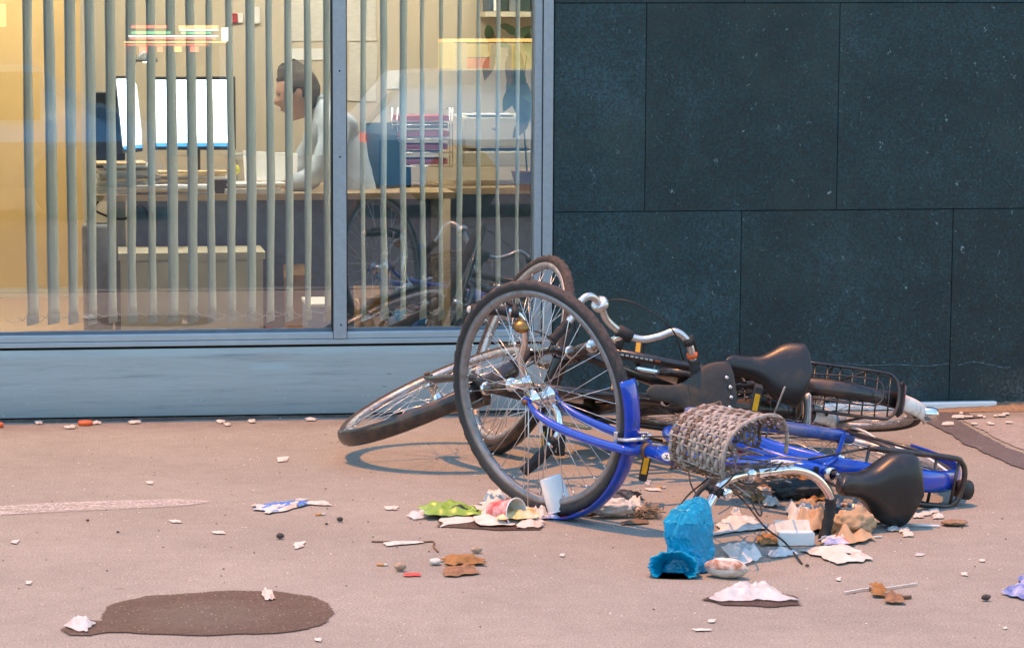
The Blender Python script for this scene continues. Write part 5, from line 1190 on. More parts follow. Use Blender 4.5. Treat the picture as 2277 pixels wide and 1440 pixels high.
# parked blue and white car
def car(x0, x1, yc, zt, label, m1, m2):
    L_ = x1-x0; r0 = empty('parked_car', ((x0+x1)/2, yc, -.12), label, 'car'); lo_ = -V(r0.location)
    prof = [(0, .28), (.0, .80), (.02, .90), (.08, zt-.03), (.14, zt), (.82, zt), (.90, .96), (.985, .84), (1, .60), (1, .28)] if zt < 1.25 else [(0, .28), (.02, .62), (.10, .74), (.27, .80), (.36, 1.02), (.46, zt), (.72, zt), (.86, .95), (.97, .82), (1, .45), (.99, .28)]
    b = MB(); lp_ = []
    for (w, k) in ((-.80, .90), (-.86, .97), (-.88, 1.), (.88, 1.), (.86, .97), (.80, .9)):
        lp_.append([V((x0+L_*u, yc+w*(1 if z < .85 else .86), z*(k if z > .3 else 1)-.12)) for (u, z) in prof])
    b.loft(lp_, True, True, smooth=False); o = b.build('body', m1, r0); o.location = lo_
    b = MB(); b.box((x0+L_*.03, yc+.885, .28-.12), (x0+L_*.97, yc+.90, .66-.12)); o = b.build('door_band', m2, r0); o.location = lo_
    b = MB(); b.box((x0-.01, yc+.62, .52), (x0+.03, yc+.85, .60)); o = b.build('tail_light', M['p_tail'], r0); o.location = lo_
    for (u0, u1) in ((.40, .55), (.57, .74)) if zt > 1.25 else ((.60, .80),):
        b = MB(); b.obox((x0+L_*(u0+u1)/2, yc+.765, (.84+zt)/2-.15), (1, 0, 0), (0, 1, .1), (0, 0, 1), L_*(u1-u0)/2, .01, (zt-.90)/2); o = b.build('side_window', M['opp_glass'], r0); o.location = lo_
    for u in (.19, .80):
        for w in (-.8, .8):
            b = MB(); b.lathe((x0+L_*u, yc+w-.1, .19), (0, 1, 0), [(.0, 0), (.2, 0), (.31, .01), (.31, .2), (.2, .21), (0, .2)], 28); o = b.build('wheel', M['black_rub'], r0); o.location = lo_
    return r0
car(mir(790, 300, 13.5).x, mir(790, 300, 13.5).x+4.4, -13.6, 1.24, 'pale blue car parked across the road, mirrored in the narrow window', M['car_white'], M['car_blue'])
car(-3.4, .55, -13.6, 1.30, 'dark blue car parked across the road, mirrored in the wide window', M['car_blue'], M['bluegrey'])

# ------------------------------------------------------------------ litter
M['p_white'] = mat('litter_paper', (.58, .56, .51), .85, 0, .14, 20, (.30, .22, .16), .35, 12)
M['p_film'] = mat('plastic_film', (.72, .73, .72), .28, 0, .08, 30, alpha=.84, trans=.2)
M['p_brown'] = mat('brown_paper', (.42, .29, .17), .85, 0, .12, 25, (.2, .13, .08), .25, 12)
M['p_green'] = mat('green_wrapper', (.20, .33, .03), .35, 0, .15, 20)
M['p_blue'] = mat('blue_print', (.05, .11, .42), .5, 0, .2, 30, (.65, .65, .66), .65, 13)
M['flyer_blue'] = mat('flyer_blue', (.03, .14, .50), .5, 0, .2, 40)
M['p_red'] = mat('red_print', (.55, .03, .025), .45, 0, .1, 30)
M['p_black'] = mat('black_wrapper', (.02, .02, .022), .35)
M['p_yellow'] = mat('yellow_film', (.62, .48, .17), .35, 0, .2, 25, (.7, .68, .6), .6, 14)
M['leafdry'] = mat('dry_leaf', (.30, .15, .045), .8, 0, .35, 40, (.10, .05, .02), .4, 20)
M['leafdry2'] = mat('brown_leaf', (.22, .12, .06), .85, 0, .35, 50)
M['twig'] = mat('twig', (.16, .10, .06), .9)
M['filter'] = mat('cigarette_filter', (.52, .27, .09), .8)
M['pebble'] = mat('dark_pebble', (.06, .05, .045), .8, 0, .4, 60)
M['string'] = mat('hairy_string', (.36, .27, .19), .95, 0, .3, 80)
M['foil'] = mat('crumpled_foil', (.55, .56, .58), .25, .8, .1, 40)
M['sand'] = mat('sandy_dirt', (.26, .17, .10), .95, 0, .3, 80, bump=.8, bscale=160)
M['bag'] = mat('blue_plastic_bag', (.0, .40, .66), .18, 0, .15, 20, coat=.4, trans=.35, bump=1.0, bscale=75)
M['cupred'] = mat('red_cup_print', (.50, .025, .03), .4, 0, .08, 20, (.7, .68, .66), .55, 24)
M['cupwhite'] = mat('white_cup', (.74, .73, .71), .45, 0, .03, 20)
M['printbrown'] = mat('brown_print', (.28, .12, .06), .6, 0, .2, 60, (.65, .6, .55), .6, 45)
M['turq'] = mat('turquoise_cap', (.03, .32, .42), .4)
M['cloth'] = mat('dark_cloth', (.045, .06, .07), .95, 0, .3, 50)
def ridg(p, f): return 1-abs(noise.noise(p*f))*2
def sheet(name, label, cat, q, m, h=.012, n=26, jag=.16, seed=0., z0=.003, fold=3.2, group=None, curl=0., mats=None, mfun=None, flat=.0):
    P = [G(*c) for c in q]; c0 = sum(P, V((0, 0, 0)))/4; b = MB(); vs = []; size = (P[0]-P[2]).length
    sv = V((seed*3.7, seed*1.3, seed))
    for i in range(n+1):
        for j in range(n+1):
            u, v = i/n, j/n
            eu = jag*noise.noise(V((v*4, seed, 0)))*(1 if i in (0, n) else .3); ev = jag*noise.noise(V((u*4, seed, 7)))*(1 if j in (0, n) else .3)
            uu = u+eu; vv = v+ev
            p = P[0]*(1-uu)*(1-vv)+P[1]*uu*(1-vv)+P[2]*uu*vv+P[3]*(1-uu)*vv
            vd = noise.voronoi(V((u*1.25, v, .3))*fold*1.15+sv)[0]; vd2 = noise.voronoi(V((u*1.25, v, .7))*fold*2.6+sv)[0]
            w = min(1, vd[0]*1.3)*.75+min(1, vd2[0])*.18+.45*max(0, noise.noise(V((u, v, 1))*fold*.8+sv)+.2)
            e_ = min(u, 1-u, v, 1-v)*4; z = z0+h*w*(.25+.75*min(1, e_))*(1-flat)+curl*h*max(0, (u-.75))*4
            vs.append(V((p.x, p.y, z)))
    F_ = [(i*(n+1)+j, (i+1)*(n+1)+j, (i+1)*(n+1)+j+1, i*(n+1)+j+1) for i in range(n) for j in range(n)]
    b.add(vs, F_)
    if mfun:
        for k in range(len(F_)): b.mi[k] = mfun((k//n+.5)/n, (k % n+.5)/n)
    o = b.build(name, mats or m, origin=V((c0.x, c0.y, 0)))
    return tag(o, label, cat, group)
def lump(name, label, cat, px, rx, ry, rz, m, seed=0., amp=.35, f=2.4, n=22, rot=0., group=None, sit=True, mats=None, mfun=None, z=0.):
    c = G(*px); b = MB(); lo = []; sv = V((seed, seed*2.1, seed*.7))
    for i in range(n+1):
        t = math.pi*i/n; row = []
        for j in range(n*2):
            a = math.pi*j/n; d = V((math.sin(t)*math.cos(a), math.sin(t)*math.sin(a), -math.cos(t)))
            vd = noise.voronoi(d*f*.9+sv)[0]; vd2 = noise.voronoi(d*f*2.2+sv)[0]
            k = 1+amp*((vd[1]-vd[0])*.8-.35+(vd2[1]-vd2[0])*.35+.25*noise.noise(d*f*1.3+sv))
            x, y = rx*d.x*k, ry*d.y*k
            row.append(V((c.x+x*math.cos(rot)-y*math.sin(rot), c.y+x*math.sin(rot)+y*math.cos(rot), rz*d.z*k)))
        lo.append(row)
    zm = min(v.z for r_ in lo for v in r_)
    for r_ in lo:
        for v in r_: v.z += -zm*.9+.002+z; v.z = max(v.z, .0025)
    b.loft(lo)
    if mfun:
        for k in range(len(b.f)): b.mi[k] = mfun((k//(n*2)+.5)/n, (k % (n*2)+.5)/(n*2))
    o = b.build(name, mats or m, origin=V((c.x, c.y, 0))); return tag(o, label, cat, group)
def butt(label, px, ang, L_=.03, m=None, r_=.0038, name='cigarette_butt', cat='cigarette butt', group='cigarette butts on the pavement'):
    c = G(*px); d = V((math.cos(ang), math.sin(ang), 0)); b = MB(); b.tube([c+V((0, 0, r_))-d*L_/2, c+V((0, 0, r_))+d*L_*.15], r_, 8); b.cur = 1; b.tube([c+V((0, 0, r_))+d*L_*.15, c+V((0, 0, r_+.001))+d*L_*.5], r_*.9, 8)
    return tag(b.build(name, [m or M['filter'], M['p_white']], origin=V((c.x, c.y, 0))), label, cat, group)

# under and beside the upright wheel
sheet('torn_flyer', 'torn blue and white flyer lying flat on the pavement', 'flyer', [(556, 1128), (672, 1112), (700, 1121), (598, 1146)], None, .012, seed=1.1, mats=[M['p_white'], M['flyer_blue'], M['p_black']], mfun=lambda u, v: 2 if (.62 < u < .86 and (int(u*40)+int(v*9)) % 3 == 0) else (1 if noise.noise(V((u*6, v*5, 2.2))) > .10 else 0))
sheet('paper_scrap', 'pointed white paper tail beside the torn blue flyer', 'paper', [(682, 1117), (722, 1115), (738, 1126), (690, 1123)], M['p_white'], .006, 8, seed=2.2)
sheet('napkin', 'long white napkin strip under the green wrapper', 'napkin', [(984, 1128), (1110, 1126), (1130, 1150), (978, 1174)], M['p_white'], .012, seed=3.1)
sheet('napkin', 'crumpled white napkin in front of the red paper cup', 'napkin', [(1070, 1122), (1165, 1130), (1205, 1165), (1062, 1176)], M['p_white'], .034, 18, seed=4.7)
sheet('napkin', 'lumpy white tissue standing behind the red paper cup', 'napkin', [(1080, 1104), (1128, 1106), (1120, 1140), (1068, 1140)], M['p_white'], .045, 14, seed=5.2)
sheet('green_wrapper', 'lime green sweet wrapper with dark print on the napkins', 'wrapper', [(940, 1136), (1064, 1138), (1074, 1156), (948, 1157)], None, .030, 22, seed=6.3, z0=.012, mats=[M['p_green'], M['p_black']], mfun=lambda u, v: 1 if (.35 < u < .95 and .62 < v < .80 and int(u*34) % 3 != 0) else 0)
b = MB()
for i in range(6):
    c = G(1000+i*11, 1150, .045); hx = .0035
    b.tube([c+V((-hx, 0, -.004)), c+V((-hx, 0, .008))], .0013, 5); b.tube([c+V((-hx, 0, .008)), c+V((hx, 0, .008 if i % 2 else -.003))], .0013, 5)
sheet('wrapper_tail', 'white twisted tail of film beside the green wrapper', 'wrapper', [(900, 1150), (950, 1140), (968, 1150), (920, 1158)], M['p_film'], .018, 10, seed=7.3)
sheet('yellow_film', 'yellowish food wrapper in front of the red paper cup', 'wrapper', [(1112, 1150), (1190, 1148), (1196, 1170), (1104, 1172)], M['p_yellow'], .024, 16, seed=8.8, z0=.02)
# red paper cup on its side, mouth towards the viewer
def cup(name, label, base, axis, L_, r0, r1, m_out, m_in, lip=True):
    axis = V(axis).normalized(); root = empty(name, (base.x, base.y, 0), label, 'cup'); lo_ = -V(root.location)
    b = MB(); b.lathe(base, axis, [(0, 0), (r0*.96, 0), (r0, .002), (r1, L_)], 32); o = b.build('cup_wall', m_out, root); o.location = lo_
    b = MB(); b.lathe(base, axis, [(r1-.0015, L_), (r0-.0015, .006), (0, .006)], 32); o = b.build('cup_inside', m_in, root); o.location = lo_
    b = MB(); e1 = axis.orthogonal().normalized(); e2 = axis.cross(e1); b.tube([base+axis*L_+(e1*math.cos(2*math.pi*j/36)+e2*math.sin(2*math.pi*j/36))*r1 for j in range(36)], .0022, 8, closed=True); o = b.build('cup_rim', m_in, root); o.location = lo_
    return root
mo = G(1148, 1130, .048); axs = V((.62, -.78, .10)).normalized()
cup('paper_cup', 'red and white paper cup on its side with open mouth', mo-axs*.095+V((0, 0, -.012)), axs, .095, .030, .042, M['cupred'], M['cupwhite'])
a0 = G(1246, 1128, .03); up_ = V((-.30, .12, .93)).normalized()
cup('white_cup', 'plain white paper cup upside down, leaning behind the wheel', a0+up_*.095, -up_, .10, .033, .040, M['cupwhite'], M['cupwhite'])
lump('foil_scrap', 'crumpled silver foil against the upright wheel', 'foil', (1234, 1142), .030, .028, .024, M['foil'], 1.5, .6, 3)
sheet('printed_scrap', 'blue white printed scrap under the blue mudguard', 'paper', [(1198, 1142), (1240, 1146), (1248, 1156), (1196, 1158)], M['p_blue'], .016, 9, seed=9.9)
sheet('brown_scrap', 'brown and orange leaf scraps beneath the blue mudguard', 'leaf', [(1258, 1134), (1318, 1130), (1322, 1146), (1262, 1152)], M['leafdry'], .02, 12, seed=10.4)
sheet('red_scrap', 'small dark red scrap by the tip of the mudguard', 'paper', [(1240, 1148), (1268, 1146), (1270, 1154), (1244, 1157)], M['p_red'], .008, 7, seed=11.)
lump('paper_bag', 'crumpled white paper bag behind the blue mudguard', 'paper bag', (1360, 1150), .075, .035, .028, M['p_white'], 2.7, .55, 2.0)
sheet('paper_scrap', 'upright white paper flap on the crumpled bag', 'paper', [(1310, 1118), (1362, 1120), (1376, 1140), (1308, 1146)], M['p_white'], .05, 12, seed=12.5)
w_ = sheet('black_wrapper', 'black snack wrapper with white and red print', 'wrapper', [(1338, 1108), (1420, 1112), (1432, 1130), (1350, 1124)], None, .022, 14, seed=13.1, z0=.02, mats=[M['p_black'], M['p_white'], M['p_red']], mfun=lambda u, v: 1 if (.12 < u < .5 and .2 < v < .42 and int(u*24) % 3) else (2 if (u < .12 and v < .5) else 0))
# hairy string clump
c = G(1442, 1150); b = MB()
for i in range(46):
    p = [c+V((rng.gauss(0, .020), rng.gauss(0, .022), max(.003, rng.gauss(.016, .012)))) for _ in range(5)]
    b.tube(cr(p, 5), .0013, 4)
tag(b.build('string_clump', M['string'], origin=V((c.x, c.y, 0))), 'tangled clump of beige string on the pavement', 'string')

# blue plastic bag hanging on the handlebar end
bg = empty('plastic_bag', G(1530, 1285), 'bright blue plastic bag hanging from the bare handlebar end', 'plastic bag'); bl_ = -V(bg.location)
def bagsurf(cx, cy, Yc, prof, seed, wx=1., wy=.6, nz=100, na=170):
    b = MB(); lo = []
    for i in range(nz+1):
        t = i/nz*(len(prof)-1); k = min(int(t), len(prof)-2); f = t-k; f = f*f*(3-2*f)
        x0, y0, r0 = prof[k]; x1, y1, r1 = prof[k+1]; x = x0+(x1-x0)*f; y = y0+(y1-y0)*f; r_ = r0+(r1-r0)*f
        p = Fc(x, y, Yc); row = []
        for j in range(na):
            a = 2*math.pi*j/na; d = V((math.cos(a), math.sin(a), i*.09))
            dd_ = V((d.x, d.y, i*.030)); v1 = noise.voronoi(dd_*1.5+V((seed, 0, 0)))[0]; v2 = noise.voronoi(V((d.x*3.6, d.y*3.6, i*.07+.35*math.sin(a*2))))[0]
            v3 = noise.voronoi(V((d.x*6.5, d.y*6.5, i*.11+.5*math.sin(a*3+i*.05))))[0]
            kk = 1+.26*(v1[1]-v1[0])-.10+.11*(v2[1]-v2[0])-.03+.075*(v3[1]-v3[0])
            row.append(V((p.x+r_*wx*kk*math.cos(a), p.y+r_*wy*kk*math.sin(a), max(.004, p.z+.006*noise.noise(d*5)))))
        lo.append(row)
    b.loft(lo, True, True); return b
Yg = G(1530, 1278).y
b = bagsurf(0, 0, Yg+.05, [(1556, 1106, .008), (1548, 1113, .030), (1540, 1132, .050), (1533, 1160, .067), (1530, 1190, .068), (1536, 1214, .064), (1536, 1232, .064), (1530, 1252, .070), (1524, 1270, .078), (1528, 1284, .074)], 1.3, wy=.52)
o = b.build('bag_body', M['bag'], bg); o.location = bl_
b = MB(); mc = Fc(1498, 1260, Yg-.035); fr = V((-.25, -1, .22)).normalized(); e1 = V((1, -.25, 0)).normalized(); e2 = fr.cross(e1); lo = []
for (dp, rr_) in ((.08, .030), (.05, .042), (.025, .050), (.0, .057), (-.008, .062), (-.010, .066), (-.004, .069), (.015, .068), (.04, .064), (.07, .056), (.10, .045)):
    row = []
    for j in range(120):
        a = 2*math.pi*j/120; vq = noise.voronoi(V((math.cos(a)*2.4, math.sin(a)*2.4, dp*9)))[0]; vq2 = noise.voronoi(V((math.cos(a)*6, math.sin(a)*6, dp*14)))[0]; k = 1+.26*(vq[1]-vq[0])-.10+.12*(vq2[1]-vq2[0])
        p = mc-fr*dp+e1*(rr_*1.0*k*math.cos(a))+e2*(rr_*.62*k*math.sin(a)); p.z = max(.004, p.z); row.append(p)
    lo.append(row)
b.loft(lo); o = b.build('bag_mouth', M['bag'], bg); o.location = bl_
b = MB(); hp = A.matrix_world @ ai['half'](1)[-1]; hq = A.matrix_world @ ai['half'](1)[-2]
b.tube(cr([Fc(1552, 1112, Yg+.05), hq.lerp(hp, .2)+V((0, 0, .012)), hq.lerp(hp, .45)+V((.015, 0, .0)), Fc(1548, 1120, Yg+.04)], 6), .005, 8); o = b.build('bag_handle', M['bag'], bg); o.location = bl_

# in front, by the bag
lump('printed_sachet', 'puffed white sachet with brown printed band', 'sachet', (1614, 1284), .060, .030, .027, None, 6.1, .16, 1.6, rot=-.55, mats=[M['p_white'], M['printbrown']], mfun=lambda u, v: 1 if (.50 < u < .80 and .52 < v < .98) else 0)
sheet('clear_film', 'clear crumpled plastic film behind the printed sachet', 'film', [(1600, 1222), (1660, 1226), (1698, 1246), (1640, 1264)], M['p_film'], .045, 18, seed=15.2)
sheet('white_film', 'spilled white film spread over the wet stain in front', 'film', [(1640, 1302), (1705, 1306), (1772, 1342), (1562, 1338)], M['p_film'], .026, 30, seed=16.3, jag=.2, fold=5.5)
sheet('white_wrapper', 'flat white paper wrapper between the bag and brown papers', 'wrapper', [(1600, 1158), (1668, 1152), (1712, 1180), (1592, 1190)], M['p_white'], .022, 16, seed=17.7)
sheet('clear_wrapper', 'small crumpled clear wrapper next to the flat white wrapper', 'wrapper', [(1706, 1170), (1738, 1168), (1748, 1188), (1712, 1194)], M['p_film'], .018, 10, seed=18.2)
c = G(1773, 1214); bxr = empty('white_box', (c.x, c.y, 0), 'small white box lying in front of the bicycle handlebar', 'box'); lo_ = -V(bxr.location)
e1 = V((1, -.06, 0)).normalized(); e2 = V((.06, 1, 0)).normalized()
b = MB(); b.obox(c+V((0, .03, .020)), e1, e2, (0, 0, 1), .050, .032, .018, .002); o = b.build('box_body', M['cupwhite'], bxr); o.location = lo_
b = MB(); b.obox(c+V((-.002, .045, .045)), e1, V((0, .6, .8)), V((0, -.8, .6)), .049, .024, .0012); o = b.build('flap', M['p_white'], bxr); o.location = lo_
sheet('white_bag', 'standing crumpled white paper bag behind the small box', 'paper bag', [(1744, 1138), (1814, 1140), (1820, 1172), (1750, 1176)], M['p_white'], .055, 16, seed=19.6)
sheet('brown_bag', 'crumpled brown paper bag between the box and the handlebar grip', 'paper bag', [(1776, 1150), (1840, 1152), (1832, 1190), (1758, 1188)], M['p_brown'], .060, 18, seed=20.1)
lump('brown_bag', 'large crumpled brown paper bag beside the handlebar grip', 'paper bag', (1895, 1192), .072, .045, .040, M['p_brown'], 8.3, .6, 1.9)
sheet('brown_paper', 'creased brown paper sheet spreading from the big brown bag', 'paper', [(1840, 1180), (1930, 1160), (1948, 1205), (1860, 1216)], M['p_brown'], .040, 16, seed=21.6)
sheet('orange_scraps', 'orange brown scraps at the corner of the small white box', 'scrap', [(1680, 1198), (1730, 1192), (1738, 1212), (1690, 1216)], M['leafdry'], .02, 12, seed=22.9)
sheet('white_paper', 'large white paper sheet with a dark torn hole', 'paper', [(1782, 1226), (1880, 1212), (1944, 1246), (1868, 1258)], None, .020, 22, seed=23.3, mats=[M['p_white'], M['p_black']], mfun=lambda u, v: 1 if ((u-.52)/.10)**2+((v-.66)/.07)**2 < 1 else 0)
sheet('printed_scrap', 'red and blue printed scrap on the big white sheet', 'scrap', [(1822, 1204), (1880, 1206), (1884, 1220), (1828, 1222)], None, .02, 12, seed=24.8, z0=.012, mats=[M['p_white'], M['p_red'], M['p_blue']], mfun=lambda u, v: 1 if .4 < v < .6 else (2 if v > .75 else 0))
sheet('lace_scrap', 'frayed pale scrap left of the big white sheet', 'scrap', [(1702, 1236), (1742, 1224), (1776, 1236), (1722, 1244)], M['p_film'], .022, 14, seed=25.4)
cc = G(1888, 1140); b = MB(); b.lathe(V((cc.x, cc.y, .004)), (0.06, -.05, 1), [(.0, 0), (.036, 0), (.040, .003), (.041, .014), (.043, .015), (.0425, .018), (.038, .017), (.036, .010), (0, .009)], 32)
tag(b.build('takeaway_cup_cover', M['p_film'], origin=V((cc.x, cc.y, 0))), 'round clear plastic lid beside the black saddle', 'lid')
sheet('paper_bits', 'torn white paper bits behind the plastic lid', 'paper', [(1916, 1150), (1952, 1146), (1968, 1164), (1926, 1168)], M['p_white'], .022, 10, seed=26.1)
# heap under the blue handlebar
lump('dark_rag', 'dark crumpled rag under the blue bicycle handlebar', 'rag', (1770, 1108), .085, .050, .030, M['cloth'], 11.2, .6, 2.2)
sheet('orange_leaves', 'orange brown crumpled leaves on the dark rag', 'leaf', [(1760, 1070), (1838, 1068), (1846, 1100), (1756, 1102)], M['leafdry'], .050, 18, seed=27.2, z0=.02, jag=.25)
sheet('purple_scrap', 'pale purple scrap on top of the orange leaves', 'scrap', [(1800, 1066), (1846, 1070), (1840, 1088), (1798, 1084)], M['pinkfolder'], .03, 10, seed=28.2, z0=.045)
lump('brown_lump', 'brown crumpled paper under the handlebar stem', 'paper', (1735, 1078), .035, .03, .03, M['p_brown'], 12.6, .6, 2.2)
cc = G(1711, 1113); b = MB(); b.lathe(V((cc.x, cc.y, .003)), (0, 0, 1), [(0, 0), (.014, 0), (.015, .006), (.012, .008), (0, .008)], 20); tag(b.build('bottle_cap', M['turq'], origin=V((cc.x, cc.y, 0))), 'turquoise cap at the edge of the dark rag', 'cap')
# wrapper with red letter inside the basket
hw_ = empty('printed_carton', Fc(1655, 1010, -2.0), 'white carton with red letter H inside the basket', 'carton'); lo_ = -V(hw_.location)
p = [Fc(x, y, -2.02) for (x, y) in ((1630, 992), (1684, 990), (1680, 1022), (1622, 1024))]; b = MB(); b.add(p+[q+V((0, .05, .01)) for q in p], [(3, 2, 1, 0), (4, 5, 6, 7), (0, 1, 5, 4), (1, 2, 6, 5), (2, 3, 7, 6), (3, 0, 4, 7)], False); o = b.build('carton_side', M['cupwhite'], hw_); o.location = lo_
b = MB()
for (x0, y0, x1, y1) in ((1642, 996, 1640, 1016), (1656, 995, 1654, 1016), (1640, 1006, 1656, 1005)): b.tube([Fc(x0, y0, -2.026), Fc(x1, y1, -2.026)], .0028, 6)
o = b.build('letter', M['p_red'], hw_); o.location = lo_

# single small things
sheet('cardboard_leaf', 'flat rusty brown dry leaf with dark holes', 'leaf', [(972, 1246), (1062, 1242), (1080, 1258), (996, 1260)], M['leafdry'], .022, 16, seed=31.1, jag=.3)
sheet('cardboard_leaf', 'oval dark brown leaf in front of the rusty one', 'leaf', [(990, 1264), (1055, 1262), (1070, 1278), (990, 1286)], M['leafdry2'], .016, 14, seed=32.4, jag=.15)
lump('grey_crumb', 'grey crumpled bit behind the dry leaves', 'scrap', (968, 1256), .018, .012, .009, M['p_white'], 3.3, .5, 3, 10)
lump('grey_crumb', 'small beige crumb left of the dry leaves', 'scrap', (890, 1270), .016, .012, .012, M['string'], 4.3, .6, 3, 10)
sheet('red_strip', 'thin red plastic strip on the pavement', 'scrap', [(896, 1276), (934, 1276), (936, 1282), (900, 1283)], M['p_red'], .004, 6, seed=33)
lump('snail_shell', 'small grey brown shell on the open pavement', 'shell', (1060, 1230), .016, .010, .009, M['string'], 5.9, .3, 2.5, 12)
for (lab, px, an) in (('yellow cigarette butt near the torn blue flyer', (712, 1146), .1), ('cigarette butt near the oval brown leaf, left of it', (850, 1258), -.3), ('pale cigarette butt beside the saddle shadow', (1950, 1196), .05), ('cigarette butt under the trodden pedal', (1470, 1086), -.2), ('cigarette butt beside the small white box', (1742, 1184), .2)):
    butt(lab, px, an, m=M['filter'] if 'pale' not in lab else M['p_white'])
for (lab, px, r_) in (('dark pebble near the yellow cigarette butt', (756, 1160), .010), ('tiny dark pebble beside the larger pebble', (726, 1168), .005), ('grey pebble on the open pavement', (623, 1198), .012), ('dark pebble near the chalk streak', (195, 1160), .005), ('dark pebble on the pavement below the chalk streak', (262, 1186), .005), ('black crumb near the big white sheet', (1795, 1261), .006), ('brown crumb near the dry twigs', (2192, 1336), .012)):
    lump('pebble', lab, 'pebble', px, r_, r_*.8, r_*.7, M['pebble'], px[0], .4, 2, 8, group='pebbles on the pavement')
SC = [((630, 1021), 20, 6, 'flat white paper scrap behind the torn flyer, towards the metal panel'), ((390, 1161), 22, 5, 'white strip of paper below the chalk streak end'), ((667, 1215), 18, 9, 'bent white paper square on open pavement'), ((335, 1074), 14, 4, 'thin white scrap above the chalk streak'), ((487, 1185), 24, 3, 'pale narrow paper strip on the pavement'), ((32, 1206), 12, 4, 'small white scrap near the left picture edge'), ((65, 1298), 10, 4, 'small white scrap above the puddle tail'), ((870, 1132), 28, 5, 'long white paper strip left of the green wrapper'), ((1455, 1090), 26, 5, 'white scrap lying in front of the trodden pedal'), ((1440, 1075), 14, 10, 'pale blue tissue under the trodden pedal'), ((1585, 1383), 14, 5, 'white scrap below the spilled white film'), ((1560, 1402), 32, 2, 'very thin pale strip near the bottom edge'), ((2045, 1235), 16, 4, 'purple white ticket on the pavement, right side'), ((2185, 1248), 9, 4, 'small white chip near the right edge'), ((2145, 1278), 12, 4, 'white curved chip above the blue wrapper'), ((1865, 1289), 12, 4, 'small white scrap left of the dry twigs'), ((2235, 1398), 9, 3, 'tiny white chip in the lower right corner'), ((705, 1424), 12, 4, 'faint white scrap at the lower picture edge'), ((1250, 1236), 9, 3, 'tiny white flake between leaves and blue bag'), ((1520, 1230), 9, 3, 'tiny white flake left of the blue bag')]
for i, (px, w, h_, lab) in enumerate(SC):
    x, y = px; w *= .8; sheet('paper_scrap', lab, 'paper', [(x-w*rng.uniform(.5, 1.1), y-h_*rng.uniform(.3, 1.1)), (x+w*rng.uniform(.5, 1.1), y-h_*rng.uniform(.4, 1.2)), (x+w*rng.uniform(.3, 1.1), y+h_*rng.uniform(.4, 1.2)), (x-w*rng.uniform(.3, 1.1), y+h_*rng.uniform(.3, 1.2))], M['p_white'] if 'tissue' not in lab and 'ticket' not in lab else M['p_film'], .004, 12, seed=40+i*1.7, jag=.20)
sheet('tissue', 'crumpled white tissue at the far rim of the puddle', 'tissue', [(582, 1320), (606, 1318), (612, 1336), (588, 1338)], M['p_white'], .022, 14, seed=35.3)
sheet('wet_film', 'wet clear film at the tail of the puddle', 'film', [(135, 1398), (172, 1382), (212, 1390), (190, 1410)], M['p_film'], .022, 12, seed=36.6)
sheet('white_streak_paper', 'white strip of tape next to a dark crack', 'tape', [(852, 1209), (895, 1206), (945, 1208), (858, 1216)], M['p_white'], .008, 8, seed=37.7)
b = MB(); b.tube(cr([G(826, 1203, .003), G(870, 1204, .003), G(920, 1206, .003), G(962, 1203, .003), G(964, 1214, .003), G(974, 1226, .003)], 6), .0028, 5); tag(b.build('dry_stalk', M['twig'], origin=G(900, 1205)), 'thin dry bent stalk beside the white tape', 'stalk')
tw = empty('dry_twig', G(1960, 1325), 'dry twig with brown leaves and pale stalks', 'twig'); lo_ = -V(tw.location)
for (pts, r_, mm) in (([(1878, 1316), (1930, 1308), (1960, 1312)], .003, 'p_white'), ([(1960, 1308), (2000, 1302), (2040, 1296)], .003, 'p_white'), ([(1935, 1308), (1975, 1326), (2026, 1326)], .005, 'twig')):
    b = MB(); b.tube(cr([G(x, y, .006) for (x, y) in pts], 5), r_, 6); o = b.build('stalk', M[mm], tw); o.location = lo_
for (q, mm, sd_) in (([(1932, 1306), (1950, 1306), (1975, 1322), (1958, 1322)], 'leafdry', 1), ([(1936, 1322), (1966, 1320), (1970, 1330), (1942, 1330)], 'leafdry', 2), ([(1972, 1324), (2006, 1328), (2012, 1346), (1966, 1344)], 'leafdry2', 3)):
    o = sheet('leaf', None, None, q, M[mm], .016, 8, seed=sd_, z0=.006); o.parent = tw; o.location = V(o.location)+lo_
sheet('blue_wrapper', 'blue and white wrapper at the right picture edge', 'wrapper', [(2224, 1320), (2268, 1308), (2310, 1316), (2290, 1340)], M['p_blue'], .028, 14, seed=38.1)
sheet('blue_wrapper', 'small blue folded corner behind the blue wrapper', 'wrapper', [(2262, 1290), (2290, 1288), (2300, 1304), (2272, 1304)], M['p_blue'], .022, 8, seed=39.1)
lump('sand_pile', 'little brown pile of sand right of the black saddle', 'sand', (2122, 1168), .040, .030, .008, M['sand'], 9.9, .4, 3, 14)
b = MB(); b.tube([G(2020, 1166, .005), G(2090, 1169, .005)], .004, 6); tag(b.build('white_stick', M['cupwhite'], origin=G(2055, 1168)), 'thin white stick by the sand pile', 'stick')
for i, (x, y) in enumerate(((1985, 1178), (2010, 1180), (2020, 1190), (2040, 1148), (2058, 1143), (2075, 1138), (2085, 1150))):
    sheet('paper_crumb', ['first', 'second', 'third', 'fourth', 'fifth', 'sixth', 'seventh'][i]+' white paper crumb from the left below the black saddle and rack', 'paper', [(x-12, y-4), (x+10, y-6), (x+14, y+4), (x-10, y+5)], M['p_white'], .008, 10, seed=60+i*2.3, group='crumbs under the rack')
